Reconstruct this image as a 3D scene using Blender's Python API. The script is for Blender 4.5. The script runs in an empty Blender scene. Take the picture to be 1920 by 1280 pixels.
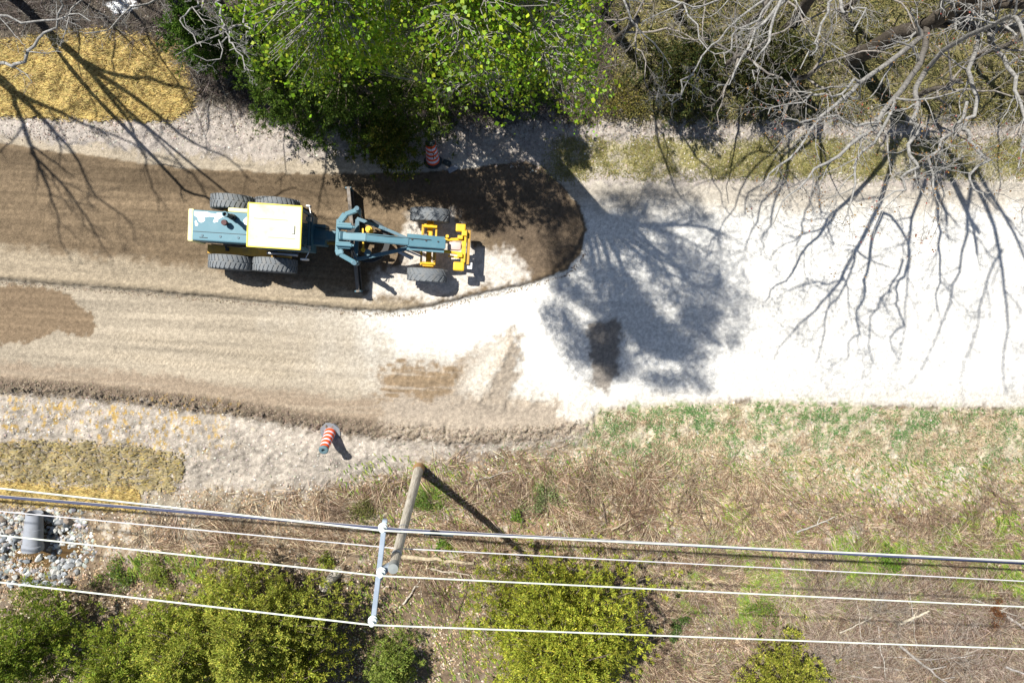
import bpy, bmesh, math, random
import numpy as np
from mathutils import Vector, Matrix, Euler

# ------------------------------------------------------------------ camera
H = 22.0; FPX = 1280.0; NX, NY = 865.0, 570.0
S = bpy.context.scene
COL = S.collection
down = Vector((NX-960, -(NY-640), -FPX)).normalized()
q = down.rotation_difference(Vector((0, 0, -1)))
cam_d = bpy.data.cameras.new('camera'); cam = bpy.data.objects.new('camera', cam_d); COL.objects.link(cam)
cam.location = (0, 0, H); cam.rotation_mode = 'QUATERNION'; cam.rotation_quaternion = q
cam_d.sensor_width = 36; cam_d.lens = 24; cam_d.clip_end = 2000; cam_d.clip_start = 0.1
S.camera = cam
S.render.resolution_x = 1024; S.render.resolution_y = 682

# ------------------------------------------------------------------ light
SUN_EL = math.radians(57.5); SD = Vector((0.755, -0.655, 0)).normalized()   # ground direction the shadows take
sun_d = bpy.data.lights.new('sun', 'SUN'); sun_d.energy = 5.0; sun_d.angle = math.radians(0.55); sun_d.color = (1, .955, .87)
sun = bpy.data.objects.new('sun', sun_d); COL.objects.link(sun)
sdir = Vector((SD.x*math.cos(SUN_EL), SD.y*math.cos(SUN_EL), -math.sin(SUN_EL)))
sun.rotation_mode = 'QUATERNION'; sun.rotation_quaternion = sdir.to_track_quat('-Z', 'Y'); sun.location = (-20, 20, 40)
W = bpy.data.worlds.new('World'); S.world = W; W.use_nodes = True
nt = W.node_tree; nt.nodes.clear()
sky = nt.nodes.new('ShaderNodeTexSky'); sky.sky_type = 'NISHITA'; sky.sun_disc = False
sky.sun_elevation = SUN_EL; sky.sun_rotation = math.atan2(-SD.x, -SD.y)
bg = nt.nodes.new('ShaderNodeBackground'); bg.inputs[1].default_value = 0.06
wo = nt.nodes.new('ShaderNodeOutputWorld'); nt.links.new(sky.outputs[0], bg.inputs[0]); nt.links.new(bg.outputs[0], wo.inputs[0])
S.view_settings.view_transform = 'Standard'; S.view_settings.look = 'None'; S.view_settings.gamma = 1
S.view_settings.exposure = 0.69
S.render.engine = 'CYCLES'
S.cycles.max_bounces = 6; S.cycles.transparent_max_bounces = 8

# ------------------------------------------------------------------ plan helpers
Rm = np.array(q.to_matrix())
def P(px, py, z=0.0):
    r = Rm @ np.array([px-960, -(py-640), -FPX]); s = (z-H)/r[2]
    return Vector((r[0]*s, r[1]*s, z))
def G(u, v, z=0.0):
    p = P(u, v, 0); return Vector((p.x, p.y, z))
def plan(x, y):
    d = np.stack([x, y, np.full_like(x, -H)], -1) @ Rm
    return 960-FPX*d[..., 0]/d[..., 2], 640+FPX*d[..., 1]/d[..., 2]

# ------------------------------------------------------------------ noise
def vnoise(x, y, seed=0):
    xi = np.floor(x).astype(np.int64); yi = np.floor(y).astype(np.int64); fx = x-xi; fy = y-yi
    fx = fx*fx*(3-2*fx); fy = fy*fy*(3-2*fy)
    def h(a, b):
        n = (a*374761393 + b*668265263 + seed*1442695041) & 0x7fffffff
        n = ((n ^ (n >> 13))*1274126177) & 0x7fffffff
        return ((n ^ (n >> 16)) & 0xffff)/65535.0
    return (h(xi, yi)*(1-fx)+h(xi+1, yi)*fx)*(1-fy)+(h(xi, yi+1)*(1-fx)+h(xi+1, yi+1)*fx)*fy
def fbm(x, y, seed=0, o=4):
    s = 0; a = .5; t = 0
    for k in range(o):
        s = s+a*vnoise(x*2**k+17.3*k, y*2**k+9.1*k, seed+k*7); t += a; a *= .55
    return s/t
def ss(a, b, x):
    t = np.clip((x-a)/(b-a), 0, 1); return t*t*(3-2*t)
def curve(u, pts):
    p = np.array(pts, float); return np.interp(u, p[:, 0], p[:, 1])
def poly_sd(u, v, pts):                      # signed distance, positive inside
    p = np.array(pts, float); n = len(p); d = np.full(u.shape, 1e9); ins = np.zeros(u.shape, bool)
    for i in range(n):
        a = p[i]; b = p[(i+1) % n]; e = b-a; w0 = u-a[0]; w1 = v-a[1]
        t = np.clip((w0*e[0]+w1*e[1])/(e@e+1e-9), 0, 1)
        d = np.minimum(d, np.hypot(w0-e[0]*t, w1-e[1]*t))
        c = (a[1] > v) != (b[1] > v)
        with np.errstate(divide='ignore', invalid='ignore'):
            xx = (b[0]-a[0])*(v-a[1])/(b[1]-a[1]+1e-12)+a[0]
        ins ^= c & (u < xx)
    return np.where(ins, d, -d)

GRAVEL = [(-9000, 262), (0, 268), (100, 283), (200, 297), (350, 316), (520, 325), (700, 326), (800, 322), (870, 318), (930, 308), (985, 303),
          (1020, 315), (1052, 345), (1088, 388), (1100, 430), (1088, 480), (1062, 508), (990, 532), (900, 552), (800, 576),
          (740, 584), (650, 580), (560, 572), (450, 562), (300, 547), (150, 536), (0, 524), (-9000, 522)]
PATCH = [(-9000, 530), (0, 531), (60, 536), (120, 547), (160, 575), (178, 604), (172, 632), (110, 622), (70, 642), (0, 645), (-9000, 650)]
WIND = [(-9000, 712), (0, 722), (150, 730), (300, 748), (450, 765), (600, 792), (720, 806), (850, 815), (1000, 812), (1110, 798)]
UP = [(-9000, 300), (0, 255), (300, 285), (500, 300), (900, 300), (1060, 335), (1300, 345), (1500, 352), (1700, 352), (1920, 335), (9000, 330)]
LOW = [(-9000, 735), (0, 735), (150, 742), (300, 760), (450, 780), (600, 806), (720, 822), (850, 832), (1000, 826), (1090, 810), (1125, 768), (1400, 752), (1650, 762), (1920, 765), (9000, 780)]

def height(u, v):
    z = 0.0*u
    low = curve(u, LOW)
    z = z-ss(0, 190, v-low)*np.where(u < 1200, 1, 1)*(.75-.45*ss(700, 1100, u))
    z = z-.35*np.exp(-(((u-70)/120)**2+((v-1045)/55)**2))
    n1 = fbm(u/70, v/70, 3); n2 = fbm(u/14, v/14, 5, 4); n3 = fbm(u/5, v/5, 8, 2)
    off = np.clip(ss(0, 40, v-low)+ss(0, 30, curve(u, UP)-v), 0, 1)
    z = z+(n1-.5)*.02+off*((n1-.5)*.3+(n2-.5)*.12+(n3-.5)*.05)+(1-off)*((n2-.5)*.018)
    z = z+.35*ss(0, 200, curve(u, UP)-v)
    # windrows left by the blade
    wd = v-curve(u, WIND)-(n2-.5)*8; wa = 1-ss(1060, 1125, u)
    z = z+wa*(.20+.22*(n3-.4)+.10*(n2-.5))*np.exp(-(wd/(13+7*ss(300, 800, u)))**2)
    gl = curve(u, [(-9000, 516), (0, 520), (150, 532), (300, 543), (450, 557), (560, 567), (650, 574), (740, 577), (800, 568), (900, 545), (990, 526), (1060, 503)])
    z = z+(1-ss(1040, 1080, u))*(.10+.08*(n3-.4))*np.exp(-((v-gl-(n2-.5)*5)/6.5)**2)
    ge = poly_sd(u, v, GRAVEL)
    z = z+.05*ss(-2, 5, ge+(n3-.5)*5)
    # ridge and cut left in the loose fill
    ax, ay, bx, by = 966, 628, 900, 745
    ex, ey = bx-ax, by-ay; t = np.clip(((u-ax)*ex+(v-ay)*ey)/(ex*ex+ey*ey), 0, 1)
    side = ((u-ax)*ey-(v-ay)*ex)/math.hypot(ex, ey)                # negative = right of the ridge
    dd = np.where(-side > 0, np.abs(side)/(10+30*t), np.abs(side)/(28+30*t)); along = ss(-.02, .12, t)*(1-ss(.93, 1.0, t)*0)
    inside = (((u-ax)*ex+(v-ay)*ey)/(ex*ex+ey*ey))
    z = z+.17*np.maximum(0, 1-dd)*(.7+.6*n3)*ss(-.05, .15, inside)*(1-ss(1.0, 1.12, inside))*(.8+.4*n2)
    z = z+.10*ss(0, 14, poly_sd(u, v, [(720, 745), (735, 700), (850, 690), (900, 745), (1120, 752), (1115, 800), (1000, 815), (760, 806)])+(n2-.5)*26)*(.6+.8*n2)
    # the tread prints of the tyres, chevrons along a few wheel lines
    for (c0, c1, w, u0, u1) in ((596, 690, 11, 180, 640), (283, 300, 8, 120, 560), (640, 715, 9, 150, 600)):
        c = c0+(c1-c0)*(u-0)/640.0; m = np.exp(-((v-c)/w)**4)*ss(u0, u0+60, u)*(1-ss(u1-60, u1, u))
        z = z+m*.022*np.sin((u+np.abs(v-c)*.9)*.85)
    return z

# ------------------------------------------------------------------ materials
def node_mat(name):
    m = bpy.data.materials.new(name); m.use_nodes = True; t = m.node_tree; b = t.nodes['Principled BSDF']; return m, t, b
def attr_mat(name, rough=.9, bump=0.0, bscale=60, transl=0.0, var=.25, vscale=25, spec=.2, fine=0.0):
    """colour from the mesh's own colour attribute, broken up by noise"""
    m, t, b = node_mat(name); N = t.nodes; L = t.links
    a = N.new('ShaderNodeAttribute'); a.attribute_name = 'alb'
    tc = N.new('ShaderNodeTexCoord'); nz = N.new('ShaderNodeTexNoise'); nz.inputs['Scale'].default_value = vscale; nz.inputs['Detail'].default_value = 6
    L.new(tc.outputs['Object'], nz.inputs['Vector'])
    mr = N.new('ShaderNodeMapRange'); mr.inputs[1].default_value = .3; mr.inputs[2].default_value = .7; mr.inputs[3].default_value = 1-var; mr.inputs[4].default_value = 1+var
    L.new(nz.outputs[0], mr.inputs[0])
    mx = N.new('ShaderNodeVectorMath'); mx.operation = 'SCALE'; L.new(a.outputs['Color'], mx.inputs[0]); L.new(mr.outputs[0], mx.inputs['Scale'])
    if fine:
        n3 = N.new('ShaderNodeTexNoise'); n3.inputs['Scale'].default_value = vscale*3.1; n3.inputs['Detail'].default_value = 3; L.new(tc.outputs['Object'], n3.inputs['Vector'])
        m3 = N.new('ShaderNodeMapRange'); m3.inputs[1].default_value = .3; m3.inputs[2].default_value = .7; m3.inputs[3].default_value = 1-fine; m3.inputs[4].default_value = 1+fine; L.new(n3.outputs[0], m3.inputs[0])
        mu = N.new('ShaderNodeMath'); mu.operation = 'MULTIPLY'; L.new(mr.outputs[0], mu.inputs[0]); L.new(m3.outputs[0], mu.inputs[1]); L.new(mu.outputs[0], mx.inputs['Scale'])
    L.new(mx.outputs[0], b.inputs['Base Color']); b.inputs['Roughness'].default_value = rough; b.inputs['Specular IOR Level'].default_value = spec
    if bump:
        n2 = N.new('ShaderNodeTexNoise'); n2.inputs['Scale'].default_value = bscale; n2.inputs['Detail'].default_value = 4; L.new(tc.outputs['Object'], n2.inputs['Vector'])
        bp = N.new('ShaderNodeBump'); bp.inputs['Strength'].default_value = bump; bp.inputs['Distance'].default_value = .03
        L.new(n2.outputs[0], bp.inputs['Height']); L.new(bp.outputs[0], b.inputs['Normal'])
    if transl:
        tr = N.new('ShaderNodeBsdfTranslucent'); L.new(mx.outputs[0], tr.inputs[0]); ms = N.new('ShaderNodeMixShader'); ms.inputs[0].default_value = transl
        L.new(b.outputs[0], ms.inputs[1]); L.new(tr.outputs[0], ms.inputs[2]); L.new(ms.outputs[0], N['Material Output'].inputs[0])
    return m
def paint(name, col, dirt=(.2, .16, .11), amt=.35, rough=.45, metal=0, scale=3.0, spec=.4, bump=.15):
    m, t, b = node_mat(name); N = t.nodes; L = t.links
    tc = N.new('ShaderNodeTexCoord'); nz = N.new('ShaderNodeTexNoise'); nz.inputs['Scale'].default_value = scale; nz.inputs['Detail'].default_value = 9; nz.inputs['Roughness'].default_value = .65
    L.new(tc.outputs['Object'], nz.inputs['Vector'])
    cr = N.new('ShaderNodeMapRange'); cr.inputs[1].default_value = .48; cr.inputs[2].default_value = .72; cr.inputs[3].default_value = 0; cr.inputs[4].default_value = amt; L.new(nz.outputs[0], cr.inputs[0])
    mx = N.new('ShaderNodeMix'); mx.data_type = 'RGBA'; mx.inputs[6].default_value = (*col, 1); mx.inputs[7].default_value = (*dirt, 1)
    L.new(cr.outputs[0], mx.inputs[0]); L.new(mx.outputs[2], b.inputs['Base Color'])
    ra = N.new('ShaderNodeMapRange'); ra.inputs[3].default_value = rough-.1; ra.inputs[4].default_value = rough+.3; L.new(nz.outputs[0], ra.inputs[0]); L.new(ra.outputs[0], b.inputs['Roughness'])
    b.inputs['Metallic'].default_value = metal; b.inputs['Specular IOR Level'].default_value = spec
    if bump:
        bp = N.new('ShaderNodeBump'); bp.inputs['Strength'].default_value = bump; bp.inputs['Distance'].default_value = .01; L.new(nz.outputs[0], bp.inputs['Height']); L.new(bp.outputs[0], b.inputs['Normal'])
    return m
M_leaf = attr_mat('leaf', .45, 0, transl=.42, var=.15, vscale=6, spec=.3)
M_needle = attr_mat('needle', .6, 0, transl=.36, var=.2, vscale=5)
M_blade = attr_mat('blade', .7, 0, transl=.2, var=.2, vscale=5)
M_bark = attr_mat('bark', .9, .6, 40, var=.4, vscale=14)
M_ground = attr_mat('earth', .95, .7, 34, var=.20, vscale=9, spec=.1, fine=.20)
M_stone = attr_mat('stone', .85, .4, 25, var=.25, vscale=9)

# ------------------------------------------------------------------ mesh helpers
def tag(o, label=None, cat=None, group=None, kind=None):
    if label: o['label'] = label
    if cat: o['category'] = cat
    if group: o['group'] = group
    if kind: o['kind'] = kind
    return o
def empty(name, loc=(0, 0, 0), rz=0.0, **k):
    o = bpy.data.objects.new(name, None); COL.objects.link(o); o.location = loc; o.rotation_euler = (0, 0, rz); o.empty_display_size = .2
    return tag(o, **k)
def npmesh(name, V, F, mat, parent=None, col=None, smooth=False):
    V = np.asarray(V, np.float32); F = np.asarray(F, np.int32); k = F.shape[1]
    me = bpy.data.meshes.new(name); me.vertices.add(len(V)); me.vertices.foreach_set('co', V.ravel())
    me.loops.add(F.size); me.loops.foreach_set('vertex_index', F.ravel())
    me.polygons.add(len(F)); me.polygons.foreach_set('loop_start', np.arange(0, F.size, k, dtype=np.int32)); me.polygons.foreach_set('loop_total', np.full(len(F), k, np.int32))
    if smooth: me.polygons.foreach_set('use_smooth', np.ones(len(F), bool))
    if col is not None:
        a = me.color_attributes.new('alb', 'FLOAT_COLOR', 'POINT'); c = np.ones((len(V), 4), np.float32); c[:, :3] = col; a.data.foreach_set('color', c.ravel())
    me.update(calc_edges=True); me.materials.append(mat)
    o = bpy.data.objects.new(name, me); COL.objects.link(o)
    if parent: o.parent = parent
    return o
class MB:
    """collects boxes, bars, tubes and lathes, links them as one mesh"""
    def __init__(s): s.bm = bmesh.new()
    def box(s, c, size, rot=None, bev=0.0, taper=None):
        r = bmesh.ops.create_cube(s.bm, size=1); vs = r['verts']
        for v in vs:
            f = 1.0
            if taper and v.co.z > 0: v.co.x *= taper[0]; v.co.y *= taper[1]
            v.co = Vector((v.co.x*size[0], v.co.y*size[1], v.co.z*size[2]))
        if bev:
            es = list({e for v in vs for e in v.link_edges}); rr = bmesh.ops.bevel(s.bm, geom=es, offset=bev, segments=2, affect='EDGES', profile=.6)
            vs = list({v for v in rr['verts']} | {v for v in vs if v.is_valid})
        m = Matrix.Translation(c) @ (Euler(rot).to_matrix().to_4x4() if rot else Matrix.Identity(4))
        bmesh.ops.transform(s.bm, matrix=m, verts=vs); return s
    def cyl(s, a, b, r, r2=None, n=14, caps=True):
        a = Vector(a); b = Vector(b); d = b-a; m = Matrix.Translation((a+b)/2) @ d.to_track_quat('Z', 'Y').to_matrix().to_4x4()
        bmesh.ops.create_cone(s.bm, cap_ends=caps, segments=n, radius1=r, radius2=r if r2 is None else r2, depth=d.length, matrix=m); return s
    def bar(s, a, b, w, h, bev=0.0):
        a = Vector(a); b = Vector(b); d = b-a; x = d.normalized(); z = Vector((0, 0, 1)); y = z.cross(x)
        if y.length < 1e-3: y = Vector((0, 1, 0))
        y.normalize(); z = x.cross(y); m = Matrix((x, y, z)).transposed().to_4x4(); m.translation = (a+b)/2
        r = bmesh.ops.create_cube(s.bm, size=1); vs = r['verts']
        for v in vs: v.co = Vector((v.co.x*d.length, v.co.y*w, v.co.z*h))
        if bev:
            es = list({e for v in vs for e in v.link_edges}); rr = bmesh.ops.bevel(s.bm, geom=es, offset=bev, segments=2, affect='EDGES')
            vs = list({v for v in rr['verts']} | {v for v in vs if v.is_valid})
        bmesh.ops.transform(s.bm, matrix=m, verts=vs); return s
    def lathe(s, prof, n=32, m=None, closed=False):
        """prof: (r, z) pairs about z"""
        rings = []
        for r, z in prof:
            rings.append([s.bm.verts.new((m or Matrix.Identity(4)) @ Vector((r*math.cos(2*math.pi*k/n), r*math.sin(2*math.pi*k/n), z))) for k in range(n)])
        R = len(rings)
        for i in range(R if closed else R-1):
            A = rings[i]; B = rings[(i+1) % R]
            for k in range(n): s.bm.faces.new((A[k], A[(k+1) % n], B[(k+1) % n], B[k]))
        return s
    def prism(s, pts, z0, z1, m=None):
        m = m or Matrix.Identity(4)
        a = [s.bm.verts.new(m @ Vector((x, y, z0))) for x, y in pts]; b = [s.bm.verts.new(m @ Vector((x, y, z1))) for x, y in pts]; n = len(pts)
        s.bm.faces.new(a[::-1]); s.bm.faces.new(b)
        for i in range(n): s.bm.faces.new((a[i], a[(i+1) % n], b[(i+1) % n], b[i]))
        return s
    def build(s, name, mat, parent=None, smooth=False, **k):
        bmesh.ops.recalc_face_normals(s.bm, faces=s.bm.faces)
        me = bpy.data.meshes.new(name); s.bm.to_mesh(me); s.bm.free(); me.materials.append(mat)
        if smooth:
            me.polygons.foreach_set('use_smooth', np.ones(len(me.polygons), bool))
            me.set_sharp_from_angle(angle=math.radians(35))
        o = bpy.data.objects.new(name, me); COL.objects.link(o)
        if parent: o.parent = parent
        return tag(o, **k)
def copy_tree(o, parent=None):
    c = o.copy(); COL.objects.link(c)
    if parent: c.parent = parent
    for ch in o.children: copy_tree(ch, c)
    return c
def zg(x, y):
    u, v = plan(np.array([float(x)]), np.array([float(y)])); return float(height(u, v)[0])
def on_ground(u, v):
    p = P(u, v, 0)
    for _ in range(3): p = P(u, v, zg(p.x, p.y))
    return p
def tubes(lines, sides=5):
    """lines: list of (pts, radii) -> V, F(quads), radius per vertex"""
    Vs = []; Fs = []; Rs = []; off = 0; ang = np.arange(sides)*2*np.pi/sides; ca = np.cos(ang); sa = np.sin(ang)
    for pts, rad in lines:
        p = np.asarray(pts, float); n = len(p)
        t = np.gradient(p, axis=0); t /= np.linalg.norm(t, axis=1)[:, None]+1e-9
        ref = np.array([0, 0, 1.]) if abs(t[0, 2]) < .9 else np.array([1., 0, 0])
        a = np.cross(t, ref); a /= np.linalg.norm(a, axis=1)[:, None]+1e-9; b = np.cross(t, a)
        r = np.asarray(rad, float)[:, None, None]
        v = p[:, None]+r*(a[:, None]*ca[None, :, None]+b[:, None]*sa[None, :, None])
        Vs.append(v.reshape(-1, 3)); Rs.append(np.repeat(np.asarray(rad, float), sides))
        i = np.arange(n-1)[:, None]*sides; k = np.arange(sides)[None]; k2 = (k+1) % sides
        Fs.append((np.stack([i+k, i+k2, i+sides+k2, i+sides+k], -1).reshape(-1, 4))+off); off += n*sides
    return np.concatenate(Vs), np.concatenate(Fs), np.concatenate(Rs)
def unit(a): return a/(np.linalg.norm(a, axis=-1, keepdims=True)+1e-9)
def cards(C, size, rng, cols, aspect=1.0, D=None, Nn=None, fold=.25):
    """leaf-shaped quads (folded rhombi) at centres C; D = long axis"""
    n = len(C); D = unit(rng.normal(size=(n, 3))) if D is None else unit(D)
    Nn = unit(rng.normal(size=(n, 3))+np.array([0, 0, .9])) if Nn is None else Nn
    B = unit(np.cross(D, Nn)); N2 = np.cross(B, D); s = np.asarray(size, float).reshape(-1, 1)*np.ones((n, 1))
    V = np.stack([C-D*s*.5, C+B*s*.5*aspect+N2*s*fold*.5, C+D*s*.5, C-B*s*.5*aspect+N2*s*fold*.5], 1).reshape(-1, 3)
    return V, np.arange(n*4).reshape(-1, 4), np.repeat(cols, 4, 0)
def pick(rng, n, base, var=.25, alt=None, pa=0.0):
    c = np.tile(np.array(base, float), (n, 1))
    if alt is not None:
        m = rng.random(n) < pa; c[m] = np.array(alt)
    return c*(1+(rng.random((n, 1))-.5)*2*var)*(1+(rng.random((n, 3))-.5)*.16)

# ================================================================== GROUND
def axis(lo, hi, step, far):
    a = list(np.arange(lo, hi+1e-6, step)); s = step; x = a[-1]; out = []
    while x < far: s *= 1.35; x += s; out.append(x)
    s = step; x = a[0]; pre = []
    while x > -far: s *= 1.35; x -= s; pre.append(x)
    return np.array(pre[::-1]+a+out)
xs = axis(-16.0, 21.2, .043, 160); ys = axis(-14.4, 11.6, .043, 160)
X, Y = np.meshgrid(xs, ys); U, V_ = plan(X, Y)
wmask = (np.abs(X) < 30) & (np.abs(Y) < 25)
Uc = np.clip(U, -1500, 4200); Vc = np.clip(V_, -900, 2300)
Z = height(Uc, Vc)
# plan coordinates as the tilted heights show them
U, V_ = Uc, Vc
n_big = fbm(U/160, V_/160, 21); n_mid = fbm(U/38, V_/38, 22); n_sm = fbm(U/9, V_/9, 23, 3); n_fine = fbm(U/3.2, V_/3.2, 24, 2)
streak = fbm(U/150, (V_-U*.055)/5.0, 25, 3); streak2 = fbm(U/400, (V_-U*.05)/16.0, 26, 3)
def lerp(a, b, m): return a*(1-m[..., None])+np.array(b)*m[..., None] if not isinstance(b, np.ndarray) or b.ndim == 1 else a*(1-m[..., None])+b*m[..., None]
def edge(s, soft, rough_): return ss(-soft, soft, s+(n_sm-.5)*rough_+(n_mid-.5)*rough_*.6)
C = np.zeros(U.shape+(3,))+np.array([.13, .105, .075])
up = curve(U, UP); low = curve(U, LOW)
# upper side: litter in the woods, pale verge, olive moss and dry grass to the right
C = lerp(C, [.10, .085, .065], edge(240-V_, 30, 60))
olive = edge(U-1070, 40, 90)*edge(250-V_, 18, 40)
C = lerp(C, [.17, .15, .065], olive*(.35+.65*ss(.4, .6, n_mid)))
verge = edge(V_-np.where(U < 1040, 205, 232), 14, 50)*edge(low-V_+0, 8, 20)
C = lerp(C, [.33, .295, .265], verge)
ol2 = edge(V_-268, 14, 36)*edge(328-V_, 16, 40)*edge(U-1050, 30, 60)
C = lerp(C, [.25, .225, .105], ol2*(.35+.65*ss(.35, .6, n_mid)))
C = lerp(C, [.30, .27, .24], edge(V_-234, 10, 20)*edge(268-V_, 10, 20)*edge(U-1050, 30, 60)*ss(.45, .6, n_sm))
# bright clearing seen through the far brush
C = lerp(C, [.75, .78, .82], edge(13-np.hypot((U-238)*.5, V_-20), 3, 14))
# pale road
road = edge(V_-up, 9, 34)*edge(low-V_, 12, 34)
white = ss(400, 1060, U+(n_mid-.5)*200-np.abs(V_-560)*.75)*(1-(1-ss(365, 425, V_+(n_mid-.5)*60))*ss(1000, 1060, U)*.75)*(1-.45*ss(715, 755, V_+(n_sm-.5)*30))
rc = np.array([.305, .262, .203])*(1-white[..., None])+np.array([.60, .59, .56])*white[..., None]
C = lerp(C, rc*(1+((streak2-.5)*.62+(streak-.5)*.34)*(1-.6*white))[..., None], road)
bw = edge(poly_sd(U, V_, [(700, 590), (800, 590), (1010, 545), (1090, 600), (1100, 650), (1000, 690), (900, 650), (750, 655)]), 45, 60)
C = lerp(C, [.66, .645, .61], bw)
bw2 = edge(poly_sd(U, V_, [(1000, 690), (1110, 640), (1180, 740), (1120, 765), (1050, 750)]), 8, 20); C = lerp(C, [.66, .645, .61], bw2)
# tan shoulder along the windrow
tan = edge(V_-curve(U, [(-9000, 675), (0, 680), (300, 700), (500, 730), (640, 745), (720, 740), (1110, 760)]), 9, 22)*edge(low-V_, 4, 12)*(1-ss(1095, 1120, U))
C = lerp(C, [.245, .195, .145], tan*(.65+.35*ss(.3, .6, streak)))
wd = np.abs(V_-curve(U, WIND)); C = lerp(C, [.125, .098, .074], (1-ss(9, 19, wd-5*ss(500, 800, U)+(n_sm-.5)*12))*(1-ss(1060, 1120, U))*(1-.55*ss(600, 1000, U))*(.75+.4*ss(.35, .6, n_sm)))
# loose fill
fill = edge(poly_sd(U, V_, [(712, 745), (706, 700), (760, 672), (850, 682), (905, 640), (950, 625), (970, 620), (975, 660), (962, 742), (1110, 752), (1115, 802), (1000, 826), (720, 822)]), 14, 44)
C = lerp(C, [.30, .255, .205], fill)
C = lerp(C, [.21, .155, .10], fill*edge(poly_sd(U, V_, [(706, 742), (706, 695), (760, 680), (880, 690), (850, 745)]), 12, 50)*ss(.38, .6, streak+.2*n_sm))
C = lerp(C, [.50, .47, .42], edge(poly_sd(U, V_, [(900, 650), (945, 632), (950, 650), (905, 740), (850, 738)]), 10, 34)*.6)  # sunlit left face of the ridge, painted lighter into the soil colour
C = lerp(C, [.52, .49, .44], edge(poly_sd(U, V_, [(1060, 740), (1110, 700), (1130, 770), (1080, 790), (1040, 780)]), 5, 16)*.8)
# damp spill of dark soil
C = lerp(C, [.19, .165, .14], edge(poly_sd(U, V_, [(1098, 605), (1165, 600), (1160, 700), (1140, 742), (1110, 730), (1108, 680)]), 6, 18)*.9)
# spread brown gravel
gsd = poly_sd(U, V_, GRAVEL)
g = edge(gsd, 2.5, 8)
gc = np.array([.145, .108, .070])*(.70+.65*streak[..., None])*(.80+.42*streak2[..., None])
lt = edge(V_-curve(U, [(-9000, 455), (0, 462), (400, 505), (620, 545), (1100, 600)]), 14, 26)
gc = gc*(1-lt[..., None])+np.array([.27, .225, .165])*(.8+.45*streak[..., None])*lt[..., None]
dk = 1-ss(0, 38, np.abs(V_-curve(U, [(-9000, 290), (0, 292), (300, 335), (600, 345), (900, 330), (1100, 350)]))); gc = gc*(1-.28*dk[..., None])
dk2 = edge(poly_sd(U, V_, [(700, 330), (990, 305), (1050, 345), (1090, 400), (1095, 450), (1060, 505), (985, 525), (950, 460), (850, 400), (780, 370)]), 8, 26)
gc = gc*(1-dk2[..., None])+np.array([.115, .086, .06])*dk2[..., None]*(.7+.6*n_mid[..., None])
wt = edge(poly_sd(U, V_, [(690, 555), (700, 505), (760, 500), (762, 410), (850, 400), (870, 455), (960, 475), (985, 522), (900, 544), (800, 562)]), 12, 30)
gc = gc*(1-wt[..., None])+np.array([.50, .465, .42])*wt[..., None]
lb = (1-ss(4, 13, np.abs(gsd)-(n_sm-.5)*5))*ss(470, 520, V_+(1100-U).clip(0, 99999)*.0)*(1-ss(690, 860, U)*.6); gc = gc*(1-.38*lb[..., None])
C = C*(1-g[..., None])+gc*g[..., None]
pt = edge(poly_sd(U, V_, PATCH), 3, 22); C = C*(1-pt[..., None])+(np.array([.17, .125, .082])*(.8+.4*streak[..., None]))*pt[..., None]
# lower side: pinkish soil, litter, grass
lo = edge(V_-low, 10, 30)
lc = np.zeros_like(C)+np.array([.365, .325, .28])
lit = edge(V_-curve(U, [(-9000, 960), (0, 960), (300, 940), (560, 925), (700, 905), (800, 875), (900, 850), (1150, 835), (1920, 860)]), 20, 70)
lc = lerp(lc, np.array([.215, .165, .115]), lit); gr_ = edge(U-1090, 30, 50)*edge(900-V_+(U-1100)*.06, 30, 60)
lc = lc*(1+(n_sm-.5)*.7)[..., None]*(1+(fbm(U/18, V_/40, 61, 4)-.5)*.7)[..., None]
gr = edge(U-1090, 30, 50)*edge(900-V_+(U-1100)*.06, 30, 60); lc = lerp(lc, [.40, .355, .265], gr); lc = lerp(lc, [.13, .19, .07], gr*ss(.52, .68, n_sm)*ss(.35, .6, n_mid)*.8)
lc = lerp(lc, [.27, .18, .115], edge(poly_sd(U, V_, [(880, 900), (1100, 870), (1350, 900), (1560, 930), (1920, 1000), (1920, 1100), (1300, 1120), (1000, 1090), (760, 1060)]), 30, 90)*.85)
lc = lerp(lc, [.30, .25, .17], ss(.55, .7, n_mid)*lit*.7)
lc = lerp(lc, [.09, .07, .05], ss(.50, .66, fbm(U/13, V_/13, 62, 4))*lit*.8*(1-gr_)); lc = lerp(lc, [.46, .42, .36], ss(.58, .68, fbm(U/24, V_/20, 63, 4))*lit*.7)
ltc = edge(poly_sd(U, V_, [(150, 960), (245, 975), (240, 1050), (560, 1030), (560, 960), (250, 940)]), 10, 30); lc = lerp(lc, [.26, .23, .18], ltc*.8)
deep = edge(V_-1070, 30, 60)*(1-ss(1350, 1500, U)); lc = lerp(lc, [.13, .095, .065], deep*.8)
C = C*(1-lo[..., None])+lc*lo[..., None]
# scattered yellow straw bits near the blankets and rusty mud in the ditch
sb = edge(V_-745, 10, 20)*edge(850-V_, 20, 50)*edge(420-U, 60, 150)*ss(.57, .68, fbm(U/5, V_/9, 31, 3)); C = lerp(C, [.42, .27, .06], sb*.8)
C = lerp(C, [.10, .065, .03], edge(56-np.hypot((U-45)*.75, V_-1052), 6, 16))
C = C*(1+(n_fine-.5)*.42)[..., None]*(1+(n_big-.5)*.2)[..., None]
C = np.clip(C, .01, .8)

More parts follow.
